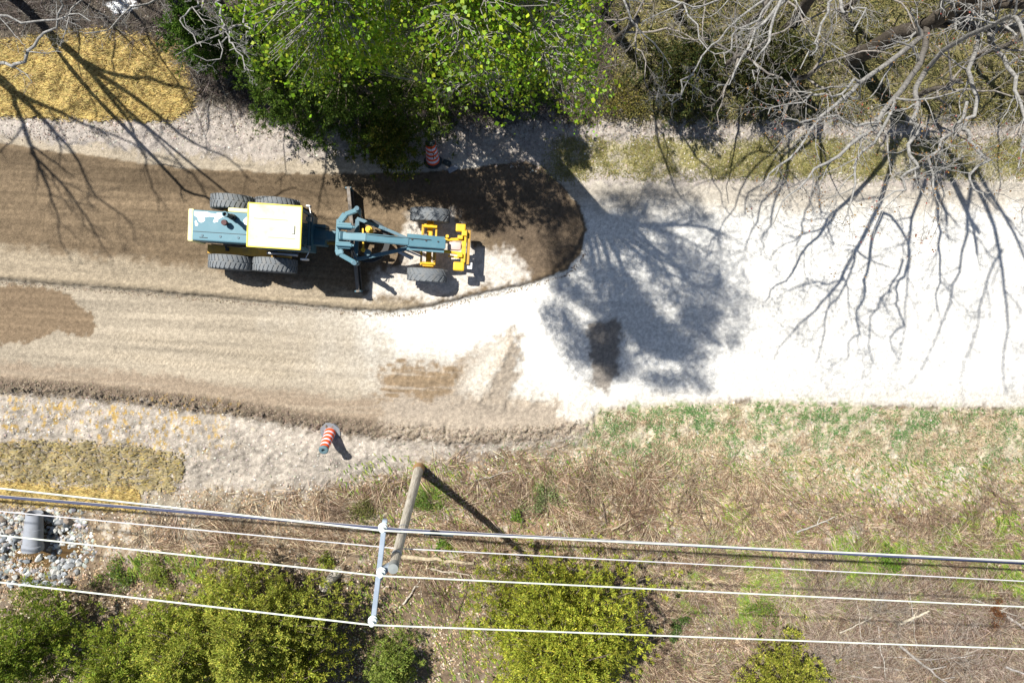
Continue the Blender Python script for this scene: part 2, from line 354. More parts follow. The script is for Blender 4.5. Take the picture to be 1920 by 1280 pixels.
ny, nx = X.shape
idx = np.arange(ny*nx).reshape(ny, nx)
Fq = np.stack([idx[:-1, :-1], idx[:-1, 1:], idx[1:, 1:], idx[1:, :-1]], -1).reshape(-1, 4)
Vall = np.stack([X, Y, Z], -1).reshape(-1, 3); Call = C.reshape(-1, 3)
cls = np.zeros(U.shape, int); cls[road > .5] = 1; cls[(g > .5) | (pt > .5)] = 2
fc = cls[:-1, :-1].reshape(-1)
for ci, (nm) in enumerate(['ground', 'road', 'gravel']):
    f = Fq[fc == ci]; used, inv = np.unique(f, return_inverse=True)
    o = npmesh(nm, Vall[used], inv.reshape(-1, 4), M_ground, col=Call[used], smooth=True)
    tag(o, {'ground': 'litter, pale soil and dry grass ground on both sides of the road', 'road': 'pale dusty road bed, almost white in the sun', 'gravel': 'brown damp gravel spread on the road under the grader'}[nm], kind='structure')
del Vall, Fq, idx

# ================================================================== VEGETATION BUILDERS
def grow(out, tips, p, d, L, r, lvl, rng, up=.02, wander=.18, nch=5, seg=7, spread=.9, taper=.35, minr=.004, lmul=.55):
    pts = [p]; rad = [r]; st = L/seg
    for i in range(seg):
        d = d+rng.normal(size=3)*wander+np.array([0, 0, up]); d = d/np.linalg.norm(d)
        p = p+d*st; pts.append(p); rad.append(max(minr*.7, r*(1-(1-taper)*(i+1)/seg)))
    out.append((pts, rad))
    if lvl <= 0: tips.append((pts[-1], d)); tips.append((pts[len(pts)//2], d)); return
    spawn(out, tips, pts, rad, lvl, L, rng, up, wander, nch, spread, minr, lmul)
    tips.append((pts[-1], d))
def spawn(out, tips, pts, rad, lvl, L, rng, up=.02, wander=.18, nch=5, spread=.9, minr=.004, lmul=.55, t0=.2):
    pts = [np.array(a, float) for a in pts]; n = len(pts)-1
    for k in range(nch):
        t = t0+(1-t0)*(k+rng.random())/nch; i = min(n-1, int(t*n)); f = t*n-i; q0 = pts[i]*(1-f)+pts[i+1]*f; dd = pts[i+1]-pts[i]; dd = dd/np.linalg.norm(dd)
        s = rng.normal(size=3); s -= dd*(s@dd); s /= np.linalg.norm(s)
        nd = dd*(1-.3*spread)+s*spread*(.6+.5*rng.random()); nd /= np.linalg.norm(nd)
        rr = max(minr, (rad[i]*(1-f)+rad[i+1]*f)*(.45+.2*rng.random()))
        grow(out, tips, q0, nd, L*lmul*(1.15-.5*t)*(.7+.6*rng.random()), rr, lvl-1, rng, up, wander, 4, 7 if lvl > 1 else 5, spread, .35, minr, lmul)
def smooth_line(pts, n=4):
    p = np.array([list(a) for a in pts], float); t = np.arange(len(p)); tt = np.linspace(0, len(p)-1, (len(p)-1)*n+1)
    q_ = np.stack([np.interp(tt, t, p[:, k]) for k in range(3)], 1)
    for _ in range(5): q_[1:-1] = (q_[:-2]+2*q_[1:-1]+q_[2:])/4
    return q_
def barkcol(R, dark=(.075, .062, .05), pale=(.34, .33, .31), r0=.10, r1=.035):
    m = ss(r1, r0, R)[:, None]; return np.array(pale)*(1-m)+np.array(dark)*m

def bare_tree(label, base, limbs, seed, lvl=2, nch=6, L=2.2, buds=0, name='bare_tree', group=None, dark=(.075, .062, .05), pale=(.25, .245, .235), trunk=None, lmul=.5, up=.015):
    """limbs: lists of (Vector, radius); side shoots are grown from each"""
    rng = np.random.default_rng(seed); root = empty(name, base, label=label, cat='tree', group=group)
    b = np.array(base); lines = []; tips = []
    big = []
    for li, limb in enumerate(limbs):
        p = smooth_line([a for a, _ in limb]); rad = np.interp(np.linspace(0, len(limb)-1, len(p)), np.arange(len(limb)), [r for _, r in limb])
        rad = rad*(.76+.22*np.clip((rad-.05)/.1, 0, 1)); jt = rng.normal(size=(len(p)-2, 3))*.05*(1+1.2*(rad[1:-1, None] < .05)); jt[1:-1] = (jt[:-2]+jt[1:-1]+jt[2:])/2.2; p[1:-1] += jt
        big.append((p-b, rad))
        ln = np.linalg.norm(np.diff(p, axis=0), axis=1).sum()
        if li > 0 or trunk is None:
            spawn(lines, tips, p-b, rad, lvl, min(L, ln*.6), rng, up, .15, nch, .9, .0042, lmul, .12)
        tips.append((p[-1]-b, p[-1]-p[-2]))
    V, F, Rr = tubes(big, 10); npmesh('trunk', V, F, M_bark, root, barkcol(Rr, dark, pale), True)
    V, F, Rr = tubes(lines, 4); npmesh('crown', V, F, M_bark, root, barkcol(Rr, dark, pale)*(.8+.4*rng.random((len(Rr), 1))), True)
    if buds:
        T = np.array([t[0] for t in tips]); T = T[rng.integers(0, len(T), buds)]+rng.normal(size=(buds, 3))*.02
        V, F, c = cards(T, .024+.024*rng.random(buds), rng, pick(rng, buds, (.30, .17, .06), .3, (.30, .07, .05), .2)); npmesh('buds', V, F, M_leaf, root, c)
    return root
def T_(u, v, z): return P(u, v, z)

# ------------------------------------------------------------------ leafy tree by the road
def leafy_tree():
    rng = np.random.default_rng(4); base = G(905, 180); root = empty('leafy_tree', base, label='tall tree in fresh bright green leaf overhanging the road edge', cat='tree'); b = np.array(base)
    big = []; lines = []; tips = []
    fork = G(925, 228, 7.6)
    tr = smooth_line([base, G(908, 186, 3), G(916, 205, 5.6), fork]); big.append((tr-b, np.linspace(.36, .24, len(tr))))
    cen = np.array(G(860, 214, 12.9)); RX, RY, RZ = 3.7, 3.5, 2.7
    for k in range(20):
        a = 2*math.pi*(k+.5*rng.random())/20; el = rng.uniform(-.55, .6)
        tgt = cen+np.array([math.cos(a)*math.cos(el)*RX*(.72+.22*(k%2)), math.sin(a)*math.cos(el)*RY*(.72+.22*(k%2)), math.sin(el)*RZ*.8])
        s = np.array(fork)-np.array([0, 0, rng.uniform(0, 2.0)]); mid = (s+tgt)/2+np.array([0, 0, .5])+rng.normal(size=3)*.55
        p = smooth_line([s, s*.7+mid*.3+[0, 0, .3], mid, tgt]); rad = .015+.115*np.linspace(1, 0, len(p))**1.2; big.append((p-b, rad))
        spawn(lines, tips, p-b, rad, 3, 1.8, rng, .0, .15, 7, .95, .005, .56, .45)
    V, F, Rr = tubes(big, 10); npmesh('trunk', V, F, M_bark, root, barkcol(Rr, (.10, .085, .07), (.22, .21, .19)), True)
    V, F, Rr = tubes(lines, 4); npmesh('limbs', V, F, M_bark, root, barkcol(Rr, (.10, .085, .07), (.26, .25, .23)), True)
    # leaf clusters through a ragged crown, each joined to the nearest shoot by its own twig
    T0 = np.array([t[0] for t in tips]); M = 16000; q_ = unit(rng.normal(size=(M, 3)))*(.45+.55*rng.random((M, 1))**.6)
    ang_ = np.arctan2(q_[:, 1], q_[:, 0]); q_ *= (.94+.10*np.sin(5*ang_+1)+.06*np.sin(11*ang_)+.05*np.sin(23*ang_+2))[:, None]
    gap = fbm(q_[:, 0]*6.5+20+q_[:, 2]*1.2, q_[:, 1]*6.5+20-q_[:, 2]*1.2, 78, 3)
    pr = (.34+.66*(1-ss(-.25, .25, q_[:, 1])))*ss(.38, .55, gap)*(1-.75*ss(.3, .55, q_[:, 0])*ss(-.6, -.2, q_[:, 1]))
    T = (q_*np.array([RX, RY, RZ])+cen-b)[rng.random(M) < pr][:4600]
    near = np.concatenate([np.argmin(((c[:, None]-T0[None])**2).sum(-1), 1) for c in np.array_split(T, 60)]); tw = []
    for c, k in zip(T, near):
        a0 = T0[k]; 
        if np.linalg.norm(c-a0) < 1.5: tw.append(([a0, (a0+c)/2+rng.normal(size=3)*.05, c], [.008, .006, .004]))
    V, F, Rr = tubes(tw, 3); npmesh('twig', V, F, M_bark, root, barkcol(Rr, (.10, .085, .07), (.26, .25, .23)), True)
    n = int(84000/len(T)); N = len(T)*n
    Cc = np.repeat(T, n, 0)+rng.normal(size=(N, 3))*np.array([.14, .14, .11])
    lum = np.repeat((.6+.7*rng.random(len(T)))*(.62+.75*fbm(T[:, 0]*1.6+50, T[:, 1]*1.6+50, 77, 2)), n)
    cols = pick(rng, N, (.18, .33, .018), .35, (.33, .42, .03), .35)*lum[:, None]
    V, F, c = cards(Cc, .028+.052*rng.random(N)**1.4, rng, cols, .85)
    npmesh('crown', V, F, M_leaf, root, c)
    print('leafy leaves', N)
leafy_tree()

# ------------------------------------------------------------------ cedars
def cedar(label, u, v, h, r, seed, col=(.12, .155, .02), alt=(.20, .19, .03), dens=1.0, group=None, name='cedar_tree', flat=.8):
    rng = np.random.default_rng(seed); g0 = G(u, v); base = Vector((g0.x, g0.y, zg(g0.x, g0.y)-.05)); root = empty(name, base, label=label, cat='tree', group=group)
    lines = [([np.zeros(3), np.array([.05, .03, h*.5]), np.array([0, 0, h*.97])], [r*.05+.03, r*.035+.02, .01])]
    nb = int(110*dens*(.6+.2*r)); CC = []; DD = []; LL = []
    lob = rng.random(7)*6.28
    for k in range(nb):
        t = (k+rng.random())/nb; t = t**.85; z = h*(.08+.9*t); a = k*2.399+rng.normal()*.25
        R_ = r*(1-t)**flat*(.74+.17*math.sin(3*a+lob[0])+.13*math.sin(5*a+lob[1]+t*4)+.08*math.sin(9*a+lob[2]))*(.68+.5*rng.random())+.12
        d = np.array([math.cos(a), math.sin(a), 0]); e = d*R_+np.array([0, 0, z+R_*.35]); s = np.array([0, 0, z])
        ln = smooth_line([s, s+(e-s)*.5-[0, 0, .06*R_], e], 3); lines.append((ln, np.linspace(.012+.012*R_, .005, len(ln))))
        m = max(5, int(13*R_)); ts = rng.random(m)**.55; w = .10+.20*R_*(.3+.7*np.sin(np.pi*np.clip(ts*.9, 0, 1)))
        c = s+(e-s)*ts[:, None]+rng.normal(size=(m, 3))*w[:, None]*np.array([.75, .75, .4])
        CC.append(c); DD.append(np.tile(d, (m, 1))+[0, 0, .8]+rng.normal(size=(m, 3))*.5); LL.append(np.full(m, .7+.6*rng.random()))
    CC = np.concatenate(CC); DD = unit(np.concatenate(DD)); LL = np.concatenate(LL); n = 28; N = len(CC)*n
    D = unit(np.repeat(DD, n, 0)+rng.normal(size=(N, 3))*.75); P0 = np.repeat(CC, n, 0)+D*(.02+.13*rng.random((N, 1)))
    tl = np.repeat(LL*(.8+.4*rng.random(len(CC))), n)
    cols = pick(rng, N, col, .2, alt, .35)*tl[:, None]
    V, F, c = cards(P0, .045+.06*rng.random(N), rng, cols, .36, D=D)
    npmesh('crown', V, F, M_needle, root, c)
    V, F, Rr = tubes(lines, 5); npmesh('trunk', V, F, M_bark, root, np.tile([.16, .13, .10], (len(V), 1)), True)
    return N
CED = 0
yg = dict(col=(.29, .34, .04), alt=(.46, .45, .06))
for a in [
    ('broad yellow-green cedar below the wires, just right of the pole', 1030, 1135, 5.4, 3.7, 11, 1.8, yg),
    ('wide cedar left of the crossarm, its crown closest to the pole', 510, 1128, 4.9, 2.5, 12, 1.4, dict(col=(.28, .33, .05), alt=(.45, .44, .08))),
    ('cedar in the middle of the cluster at the bottom left, under the lowest wire', 400, 1165, 4.7, 2.5, 13, 1.2, dict(col=(.28, .34, .05), alt=(.45, .44, .08))),
    ('cedar at the left of the bottom cluster with thin dark gaps beside it', 275, 1200, 4.2, 2.0, 14, 1.1, dict(col=(.19, .26, .03), alt=(.33, .35, .055))),
    ('cedar in the bottom left corner below the riprap stones', 92, 1180, 3.6, 2.1, 15, 1.0, dict(col=(.17, .25, .03), alt=(.30, .34, .05))),
    ('cedar cut by the bottom edge of the photo behind the largest left cedars', 560, 1235, 4.4, 2.4, 16, 1.1, dict(col=(.24, .29, .035), alt=(.41, .40, .06))),
    ('small young cedar in the dark gap between the two big bottom cedars', 735, 1240, 2.2, 1.0, 17, 1.0, dict(col=(.19, .26, .05), alt=(.30, .35, .08))),
    ('pale yellow cedar at the bottom edge, right of the broad one', 1450, 1262, 2.8, 2.1, 18, 1.0, dict(col=(.27, .30, .04), alt=(.42, .40, .08))),
    ]:
    lab, u, v, h, r, sd, dn, kw = a; CED += cedar(lab, u, v, h, r, sd, dens=dn, group='cedars along the bottom', **kw)
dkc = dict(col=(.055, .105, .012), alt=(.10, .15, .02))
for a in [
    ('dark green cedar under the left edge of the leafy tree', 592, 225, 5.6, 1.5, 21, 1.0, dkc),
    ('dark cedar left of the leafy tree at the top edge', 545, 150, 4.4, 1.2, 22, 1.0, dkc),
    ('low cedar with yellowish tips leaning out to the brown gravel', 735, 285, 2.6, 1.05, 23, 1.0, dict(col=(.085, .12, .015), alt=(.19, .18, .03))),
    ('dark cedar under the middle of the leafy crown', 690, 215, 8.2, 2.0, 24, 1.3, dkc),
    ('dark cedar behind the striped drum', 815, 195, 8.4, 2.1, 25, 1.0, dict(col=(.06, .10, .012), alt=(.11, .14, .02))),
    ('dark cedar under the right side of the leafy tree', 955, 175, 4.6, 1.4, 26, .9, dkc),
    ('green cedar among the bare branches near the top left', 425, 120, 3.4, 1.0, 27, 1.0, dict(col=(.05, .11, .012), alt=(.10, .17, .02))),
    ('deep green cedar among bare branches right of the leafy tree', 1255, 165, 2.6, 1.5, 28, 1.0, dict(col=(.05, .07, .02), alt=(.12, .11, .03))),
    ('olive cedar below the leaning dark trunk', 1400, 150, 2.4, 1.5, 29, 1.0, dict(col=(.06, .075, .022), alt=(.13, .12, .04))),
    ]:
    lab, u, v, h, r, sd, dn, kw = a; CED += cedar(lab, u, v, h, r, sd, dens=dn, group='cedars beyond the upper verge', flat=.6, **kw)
print('cedar cards', CED)

# ------------------------------------------------------------------ bare trees, upper right
B1 = G(1585, 122); f1 = T_(1690, 60, 2.9); f2 = T_(1738, 46, 3.9)
bare_tree('large bare tree with a thick dark leaning trunk and pale limbs reaching over the road', B1, [
    [(B1+Vector((-.05, .05, -.3)), .42), (B1+Vector((.1, 0, .35)), .30), (T_(1632, 92, 1.4), .25), (f1, .23), (f2, .21)],
    [(f2, .17), (T_(1810, 8, 5.5), .15), (T_(1900, -60, 7.5), .12), (T_(2050, -140, 10), .06)],
    [(f2, .15), (T_(1800, 26, 5.0), .13), (T_(1912, 0, 6.3), .11), (T_(2080, 30, 8.5), .07)],
    [(f2, .12), (T_(1830, 58, 4.9), .10), (T_(1925, 45, 6.0), .08), (T_(2060, 120, 8.2), .05)],
    [(f1, .11), (T_(1735, 55, 4.2), .09), (T_(1715, 85, 5), .08), (T_(1612, 154, 5.6), .065), (T_(1544, 230, 6), .05), (T_(1467, 299, 6.2), .035), (T_(1424, 350, 6.4), .02)],
    [(f2, .10), (T_(1732, 137, 6), .085), (T_(1676, 188, 7), .075), (T_(1642, 222, 7.4), .06), (T_(1565, 295, 8), .045), (T_(1510, 322, 8.3), .03), (T_(1450, 420, 8.3), .015)],
    [(T_(1733, 137, 6), .08), (T_(1715, 196, 7.4), .065), (T_(1710, 240, 8), .055), (T_(1706, 307, 8.8), .045), (T_(1690, 345, 9.2), .03), (T_(1640, 385, 9.5), .02)],
    [(T_(1830, 58, 4.9), .075), (T_(1834, 111, 6.2), .065), (T_(1813, 192, 7.2), .055), (T_(1809, 239, 7.8), .05), (T_(1822, 273, 8.2), .045), (T_(1822, 316, 8.8), .035), (T_(1851, 380, 9.2), .02)],
    [(T_(1813, 192, 7.2), .05), (T_(1770, 260, 8.1), .04), (T_(1745, 330, 8.8), .03), (T_(1760, 420, 9.2), .018)],
    [(T_(1676, 188, 7), .05), (T_(1650, 265, 7.8), .04), (T_(1600, 345, 8.3), .03), (T_(1580, 420, 8.6), .015)],
    [(T_(1612, 154, 5.6), .045), (T_(1560, 175, 6.1), .035), (T_(1500, 180, 6.4), .025), (T_(1440, 215, 6.8), .015)],
    [(T_(1642, 222, 7.4), .045), (T_(1605, 235, 7.6), .035), (T_(1545, 236, 7.8), .028), (T_(1470, 222, 8), .018)],
    [(T_(1855, 60, 5.2), .075), (T_(1880, 110, 6.2), .065), (T_(1912, 190, 7.2), .05), (T_(1935, 300, 8), .03)],
    [(f2, .14), (G(1640, 130, 7.5), .11), (G(1625, 220, 10.3), .08), (G(1590, 330, 12), .05), (G(1560, 430, 13.2), .025)],
    [(G(1640, 130, 7.5), .09), (G(1690, 240, 10), .06), (G(1700, 380, 11.2), .035), (G(1700, 470, 11.5), .015)],
    [(G(1625, 220, 10.3), .06), (G(1540, 290, 11.5), .04), (G(1480, 420, 12.8), .02)],
    [(G(1690, 240, 10), .06), (G(1640, 360, 11.5), .045), (G(1620, 460, 12.4), .02)],
    [(G(1640, 130, 7.5), .09), (G(1560, 240, 9.6), .06), (G(1500, 350, 11), .04), (G(1400, 440, 12), .02)],
    [(G(1690, 240, 10), .06), (G(1780, 330, 11.6), .04), (G(1800, 430, 12.6), .02)],
    [(T_(1732, 137, 6), .07), (G(1480, 230, 9.6), .055), (G(1430, 330, 10.6), .035), (G(1400, 440, 11), .015)],
    ], 31, lvl=3, nch=9, L=2.3, buds=3200, trunk=True, lmul=.55)
B2 = G(1420, 85)
bare_tree('bare tree at the top edge, dark stem leaning up, left of the largest one', B2, [
    [(B2, .22), (T_(1475, 62, 1.6), .18), (T_(1510, 10, 3.4), .15), (T_(1570, -70, 6), .12)],
    [(T_(1570, -70, 6), .08), (T_(1500, -50, 6.6), .06), (T_(1470, 0, 7), .05), (T_(1450, 55, 7.3), .04), (T_(1425, 110, 7.5), .025), (T_(1415, 150, 7.6), .012)],
    [(T_(1560, -60, 5.6), .08), (T_(1490, -40, 6.2), .055), (T_(1455, 12, 6.6), .045), (T_(1390, 102, 7), .035), (T_(1345, 160, 7.2), .015)],
    [(T_(1540, -60, 5), .07), (T_(1447, 4, 6), .04), (T_(1400, 50, 6.3), .035), (T_(1356, 102, 6.6), .02)],
    [(T_(1540, -60, 5), .06), (T_(1440, -10, 5.8), .04), (T_(1345, 64, 6.4), .03), (T_(1300, 140, 6.7), .022), (T_(1258, 196, 6.9), .012)],
    [(T_(1570, -70, 6), .07), (T_(1575, -10, 7), .045), (T_(1540, 40, 7.4), .035), (T_(1530, 90, 7.6), .028), (T_(1500, 130, 7.8), .014)],
    [(T_(1575, -10, 7), .05), (T_(1590, 40, 7.6), .035), (T_(1610, 0, 8), .03), (T_(1600, 60, 8.2), .02)],
    [(T_(1440, -10, 5.8), .05), (T_(1370, -5, 6.2), .03), (T_(1290, 15, 6.4), .022), (T_(1200, 45, 6.6), .012)],
    [(T_(1300, 140, 6.7), .03), (T_(1262, 190, 6.8), .02), (T_(1230, 192, 6.9), .012)],
    ], 32, lvl=3, nch=6, L=1.9, buds=0, trunk=True, lmul=.55, group='bare trees along the top edge')
B3 = G(1120, 30)
bare_tree('thin bare tree right beside the leafy crown at the top', B3, [
    [(B3, .13), (T_(1150, -10, 2), .11), (T_(1175, -90, 5), .08)],
    [(T_(1175, -90, 5), .06), (T_(1130, -30, 6), .04), (T_(1200, 60, 6.4), .025), (T_(1260, 130, 6.6), .012)],
    [(T_(1175, -90, 5), .06), (T_(1260, -20, 6), .035), (T_(1320, 60, 6.5), .02), (T_(1360, 120, 6.7), .012)],
    ], 33, lvl=2, nch=5, L=1.2, trunk=True, group='bare trees along the top edge')
# upper left
B4 = G(10, -22)
bare_tree('bare tree off the top left corner with the pale branch crossing the straw blanket', B4, [
    [(B4, .15), (G(5, -20, 3), .13), (G(10, -10, 5.2), .11)],
    [(G(10, -10, 5.2), .10), (G(60, 15, 6.8), .07), (G(150, 70, 8.4), .045), (G(200, 100, 9.2), .02)],
    [(G(10, -10, 5.2), .10), (G(20, 30, 7), .065), (G(20, 100, 8.6), .035), (G(5, 150, 9.3), .018)],
    [(G(10, -10, 5.2), .09), (G(90, -10, 6.8), .055), (G(170, -20, 8), .03)],
    [(G(20, 30, 7), .06), (G(80, 90, 8.4), .035), (G(120, 160, 9.2), .018)],
    [(G(5, -20, 3), .09), (T_(-30, 140, 4.6), .06), (T_(8, 120, 5.4), .05), (T_(58, 92, 6), .042), (T_(92, 42, 6.3), .03), (T_(125, 0, 6.6), .02)],
    [(G(10, -10, 5.2), .06), (T_(-60, 60, 7), .04), (T_(40, 40, 7.2), .03), (T_(110, 20, 7.4), .02), (T_(170, 40, 7.5), .012)],
    ], 34, lvl=3, nch=6, L=1.7, trunk=True, group='bare trees at the top left')
B5 = G(-175, -10)
bare_tree('bare tree beyond the left edge that casts long shadows over the straw and brown gravel', B5, [
    [(B5, .20), (G(-172, 0, 3.5), .17), (G(-165, 10, 6), .14)],
    [(G(-165, 10, 6), .10), (G(-190, 80, 7.6), .07), (G(-190, 170, 9.2), .035), (G(-180, 230, 9.8), .015)],
    [(G(-165, 10, 6), .10), (G(-120, 60, 8), .06), (G(-90, 140, 9.6), .035), (G(-60, 190, 10.3), .015)],
    [(G(-165, 10, 6), .09), (G(-90, 20, 7.8), .055), (G(0, 40, 9.2), .03), (G(50, 60, 10), .015)],
    [(G(-190, 80, 7.6), .06), (G(-130, 150, 9), .04), (G(-110, 220, 10), .02)],
    ], 35, lvl=3, nch=10, L=2.2, trunk=True, group='bare trees at the top left')
B6 = G(402, 52)
bare_tree('bare tree with gnarled pale branches left of the leafy tree', B6, [
    [(B6, .16), (G(398, 52, 2.5), .13), (G(400, 60, 4.4), .11)],
    [(G(400, 60, 4.4), .09), (G(415, 110, 6.5), .055), (G(430, 170, 8), .03), (G(435, 220, 9), .012)],
    [(G(400, 60, 4.4), .08), (G(450, 110, 6.2), .05), (G(520, 170, 7.6), .03), (G(560, 200, 8.2), .012)],
    [(G(415, 110, 6.5), .05), (G(370, 170, 7.6), .03), (G(350, 220, 8.3), .012)],
    [(G(398, 52, 2.5), .05), (T_(380, -20, 5), .035), (T_(378, 5, 5.6), .027), (T_(336, 45, 6), .021), (T_(352, 66, 6.2), .016), (T_(378, 88, 6.4), .012)],
    [(G(400, 60, 4.4), .07), (T_(385, -40, 6.4), .035), (T_(408, 5, 6.8), .030), (T_(430, 48, 7.1), .027), (T_(431, 72, 7.2), .023), (T_(406, 90, 7.4), .016), (T_(362, 102, 7.6), .012)],
    [(T_(431, 60, 7.15), .028), (T_(440, 104, 7.3), .02), (T_(476, 134, 7.5), .01)],
    [(G(400, 60, 4.4), .06), (T_(490, -30, 6.6), .04), (T_(482, 30, 6.9), .03), (T_(460, 58, 7.1), .024), (T_(430, 95, 7.3), .012)],
    ], 36, lvl=3, nch=4, L=1.2, trunk=True, lmul=.5, group='bare trees at the top left')
for i, (u, v, h, lab) in enumerate([(150, -60, 6.5, 'bare tree at the top edge above the yellow straw'), (270, -50, 6, 'thin bare tree above the bright clearing at the top left'), (60, -75, 5.5, 'smaller bare tree in the top left corner'), (330, 10, 5.2, 'slender bare tree between the clearing and the green cedar'),
    (450, 55, 7.6, 'bare tree just left of the leafy tree, its twigs over the dark cedar'), (610, 125, 6.4, 'bare tree hidden inside the left edge of the leafy crown'),
    (1150, 90, 4.2, 'small bare tree nearest the right edge of the leafy crown'), (1260, 40, 5.0, 'small bare tree at the top edge behind the deep green cedar'), (1330, 150, 4.4, 'small bare tree between the deep green and the olive cedar'),
    (1450, 175, 4.0, 'small bare tree beside the upper verge right of the olive cedar'), (1560, 30, 5.2, 'bare tree behind the fork of the dark leaning trunk'), (1700, 190, 3.8, 'small bare tree below the dark leaning trunk on the olive ground'),
    (1800, 120, 4.6, 'small bare tree at the right under the pale limbs'), (1900, 180, 4.2, 'small bare tree nearest the right edge of the photo'), (1380, 60, 4.8, 'bare tree with low twigs left of the second dark stem')]):
    b0 = G(u, v); r = np.random.default_rng(60+i); limbs = [[(b0, .11), (b0+Vector((.1, 0, h*.4)), .09), (b0+Vector((.1, -.1, h*.62)), .07)]]
    for k in range(5):
        a = k*1.257+i; rr = 1.4+r.random()
        limbs.append([(b0+Vector((.1, -.06, h*(.35+.06*k))), .05), (b0+Vector((math.cos(a)*rr*.6, math.sin(a)*rr*.6, h*(.6+.05*k))), .03), (b0+Vector((math.cos(a)*rr*1.1, math.sin(a)*rr*1.1-.4, h*(.74+.05*k))), .012)])
    bare_tree(lab, b0, limbs, 70+i, lvl=3, nch=6, L=1.6, trunk=True, group='bare trees at the top left' if u < 700 else 'bare trees along the top edge', pale=(.22, .20, .18) if u > 700 else (.27, .26, .245))

# ================================================================== LOW COVER (stuff)
def scatter(n, fn, rng, box=(-60, 0, 2000, 1330)):
    """plan points accepted with probability fn(u, v)"""
    us = []; tot = 0
    while tot < n:
        u = rng.uniform(box[0], box[2], n*2); v = rng.uniform(box[1], box[3], n*2); k = rng.random(n*2) < fn(u, v); us.append(np.stack([u[k], v[k]], 1)); tot += k.sum()
        if len(us) > 60: break
    a = np.concatenate(us)[:n]; u, v = a[:, 0], a[:, 1]
    d = np.stack([u-960, -(v-640), np.full_like(u, -FPX)], -1) @ Rm.T; s = -H/d[:, 2]; x = d[:, 0]*s; y = d[:, 1]*s
    return np.stack([x, y, height(u, v)], 1)
def blades(name, label, n, fn, length, width, cols, seed, lean=1.0, box=(-60, 0, 2000, 1330), dirn=None, mat=None, curl=.4, lift=.0):
    rng = np.random.default_rng(seed); B = scatter(n, fn, rng, box); n = len(B); B[:, 2] += lift*rng.random(n)
    a = rng.uniform(0, 2*np.pi, n) if dirn is None else (dirn+rng.normal(size=n)*.35 if not callable(dirn) else dirn(B[:, 0], B[:, 1])+rng.normal(size=n)*.85)
    h = np.stack([np.cos(a), np.sin(a), np.zeros(n)], 1); L = (length*(.5+rng.random(n)))[:, None]; le = (lean*(.5+.8*rng.random(n)))[:, None]
    up = np.array([0, 0, 1.]); m = B+(h*le*.45+up*.5/(1+le))*L; t = B+(h*le+up*(.75/(1+le*curl*2.5)))*L*.95
    s = np.stack([-np.sin(a), np.cos(a), np.zeros(n)], 1)*width*(.6+.8*rng.random(n))[:, None]
    V = np.stack([B-s*.5, B+s*.5, m+s*.45, m-s*.45, t+s*.12, t-s*.12], 1).reshape(-1, 3); i = np.arange(n)[:, None]*6
    F = np.concatenate([i+np.array([[0, 1, 2, 3]]), i+np.array([[3, 2, 4, 5]])]); c = np.repeat(cols(rng, n), 6, 0)
    return tag(npmesh(name, V, F, mat or M_blade, col=c), label, kind='stuff')
def swirl(x, y): return fbm(x/1.7+5, y/1.7, 91, 2)*16
def fl(u, v, s=30, seed=40, a=.45, b=.6): return ss(a, b, fbm(u/s, v/s, seed, 3))
def es(x, w): return ss(-w, w, x)
blades('dry_grass', 'matted straw-coloured dry grass over the lower right slope', 60000,
       lambda u, v: es(v-curve(u, LOW)-10, 16)*ss(980, 1300, u)*(1-.6*es(v-960, 60))*(.2+.8*fl(u, v, 60, 41)), .12, .013,
       lambda r, n: pick(r, n, (.50, .41, .28), .45, (.25, .17, .10), .35), 101, 1.0, dirn=swirl)
blades('green_grass', 'short fresh green grass along the edge of the white road', 26000,
       lambda u, v: es(v-curve(u, LOW)-6, 10)*es(905-v, 45)*(ss(1095, 1150, u)*(.45+.55*es(840-v-(u-1200)*.06, 20))+.15*ss(900, 1000, u))*fl(u, v, 16, 43, .42, .58), .08, .016,
       lambda r, n: pick(r, n, (.085, .20, .06), .35, (.17, .25, .09), .3), 102, .8)
blades('brown_brush', 'flattened brown stems and bramble on the slope right of the pole', 26000,
       lambda u, v: es(poly_sd(u, v, [(640, 930), (880, 860), (1100, 860), (1400, 870), (1600, 960), (1920, 980), (1920, 1300), (1250, 1300), (900, 1110), (640, 1090), (250, 1050), (250, 980)]), 30)*(.06+.94*fl(u, v, 30, 44, .44, .58)), .46, .012,
       lambda r, n: pick(r, n, (.19, .125, .08), .55, (.52, .42, .30), .36), 103, 1.5, dirn=swirl)
blades('grey_brush', 'tangle of fine grey twigs in the lower right corner', 15000,
       lambda u, v: es(poly_sd(u, v, [(1480, 1110), (1700, 1110), (1930, 1160), (1930, 1300), (1500, 1300)]), 30)+.12*es(poly_sd(u, v, [(1100, 1000), (1900, 1000), (1900, 1300), (1250, 1300)]), 30), .60, .009,
       lambda r, n: pick(r, n, (.40, .33, .27), .5, (.15, .10, .07), .45), 104, 1.7, dirn=lambda x, y: swirl(x*1.8, y*1.8)+1)
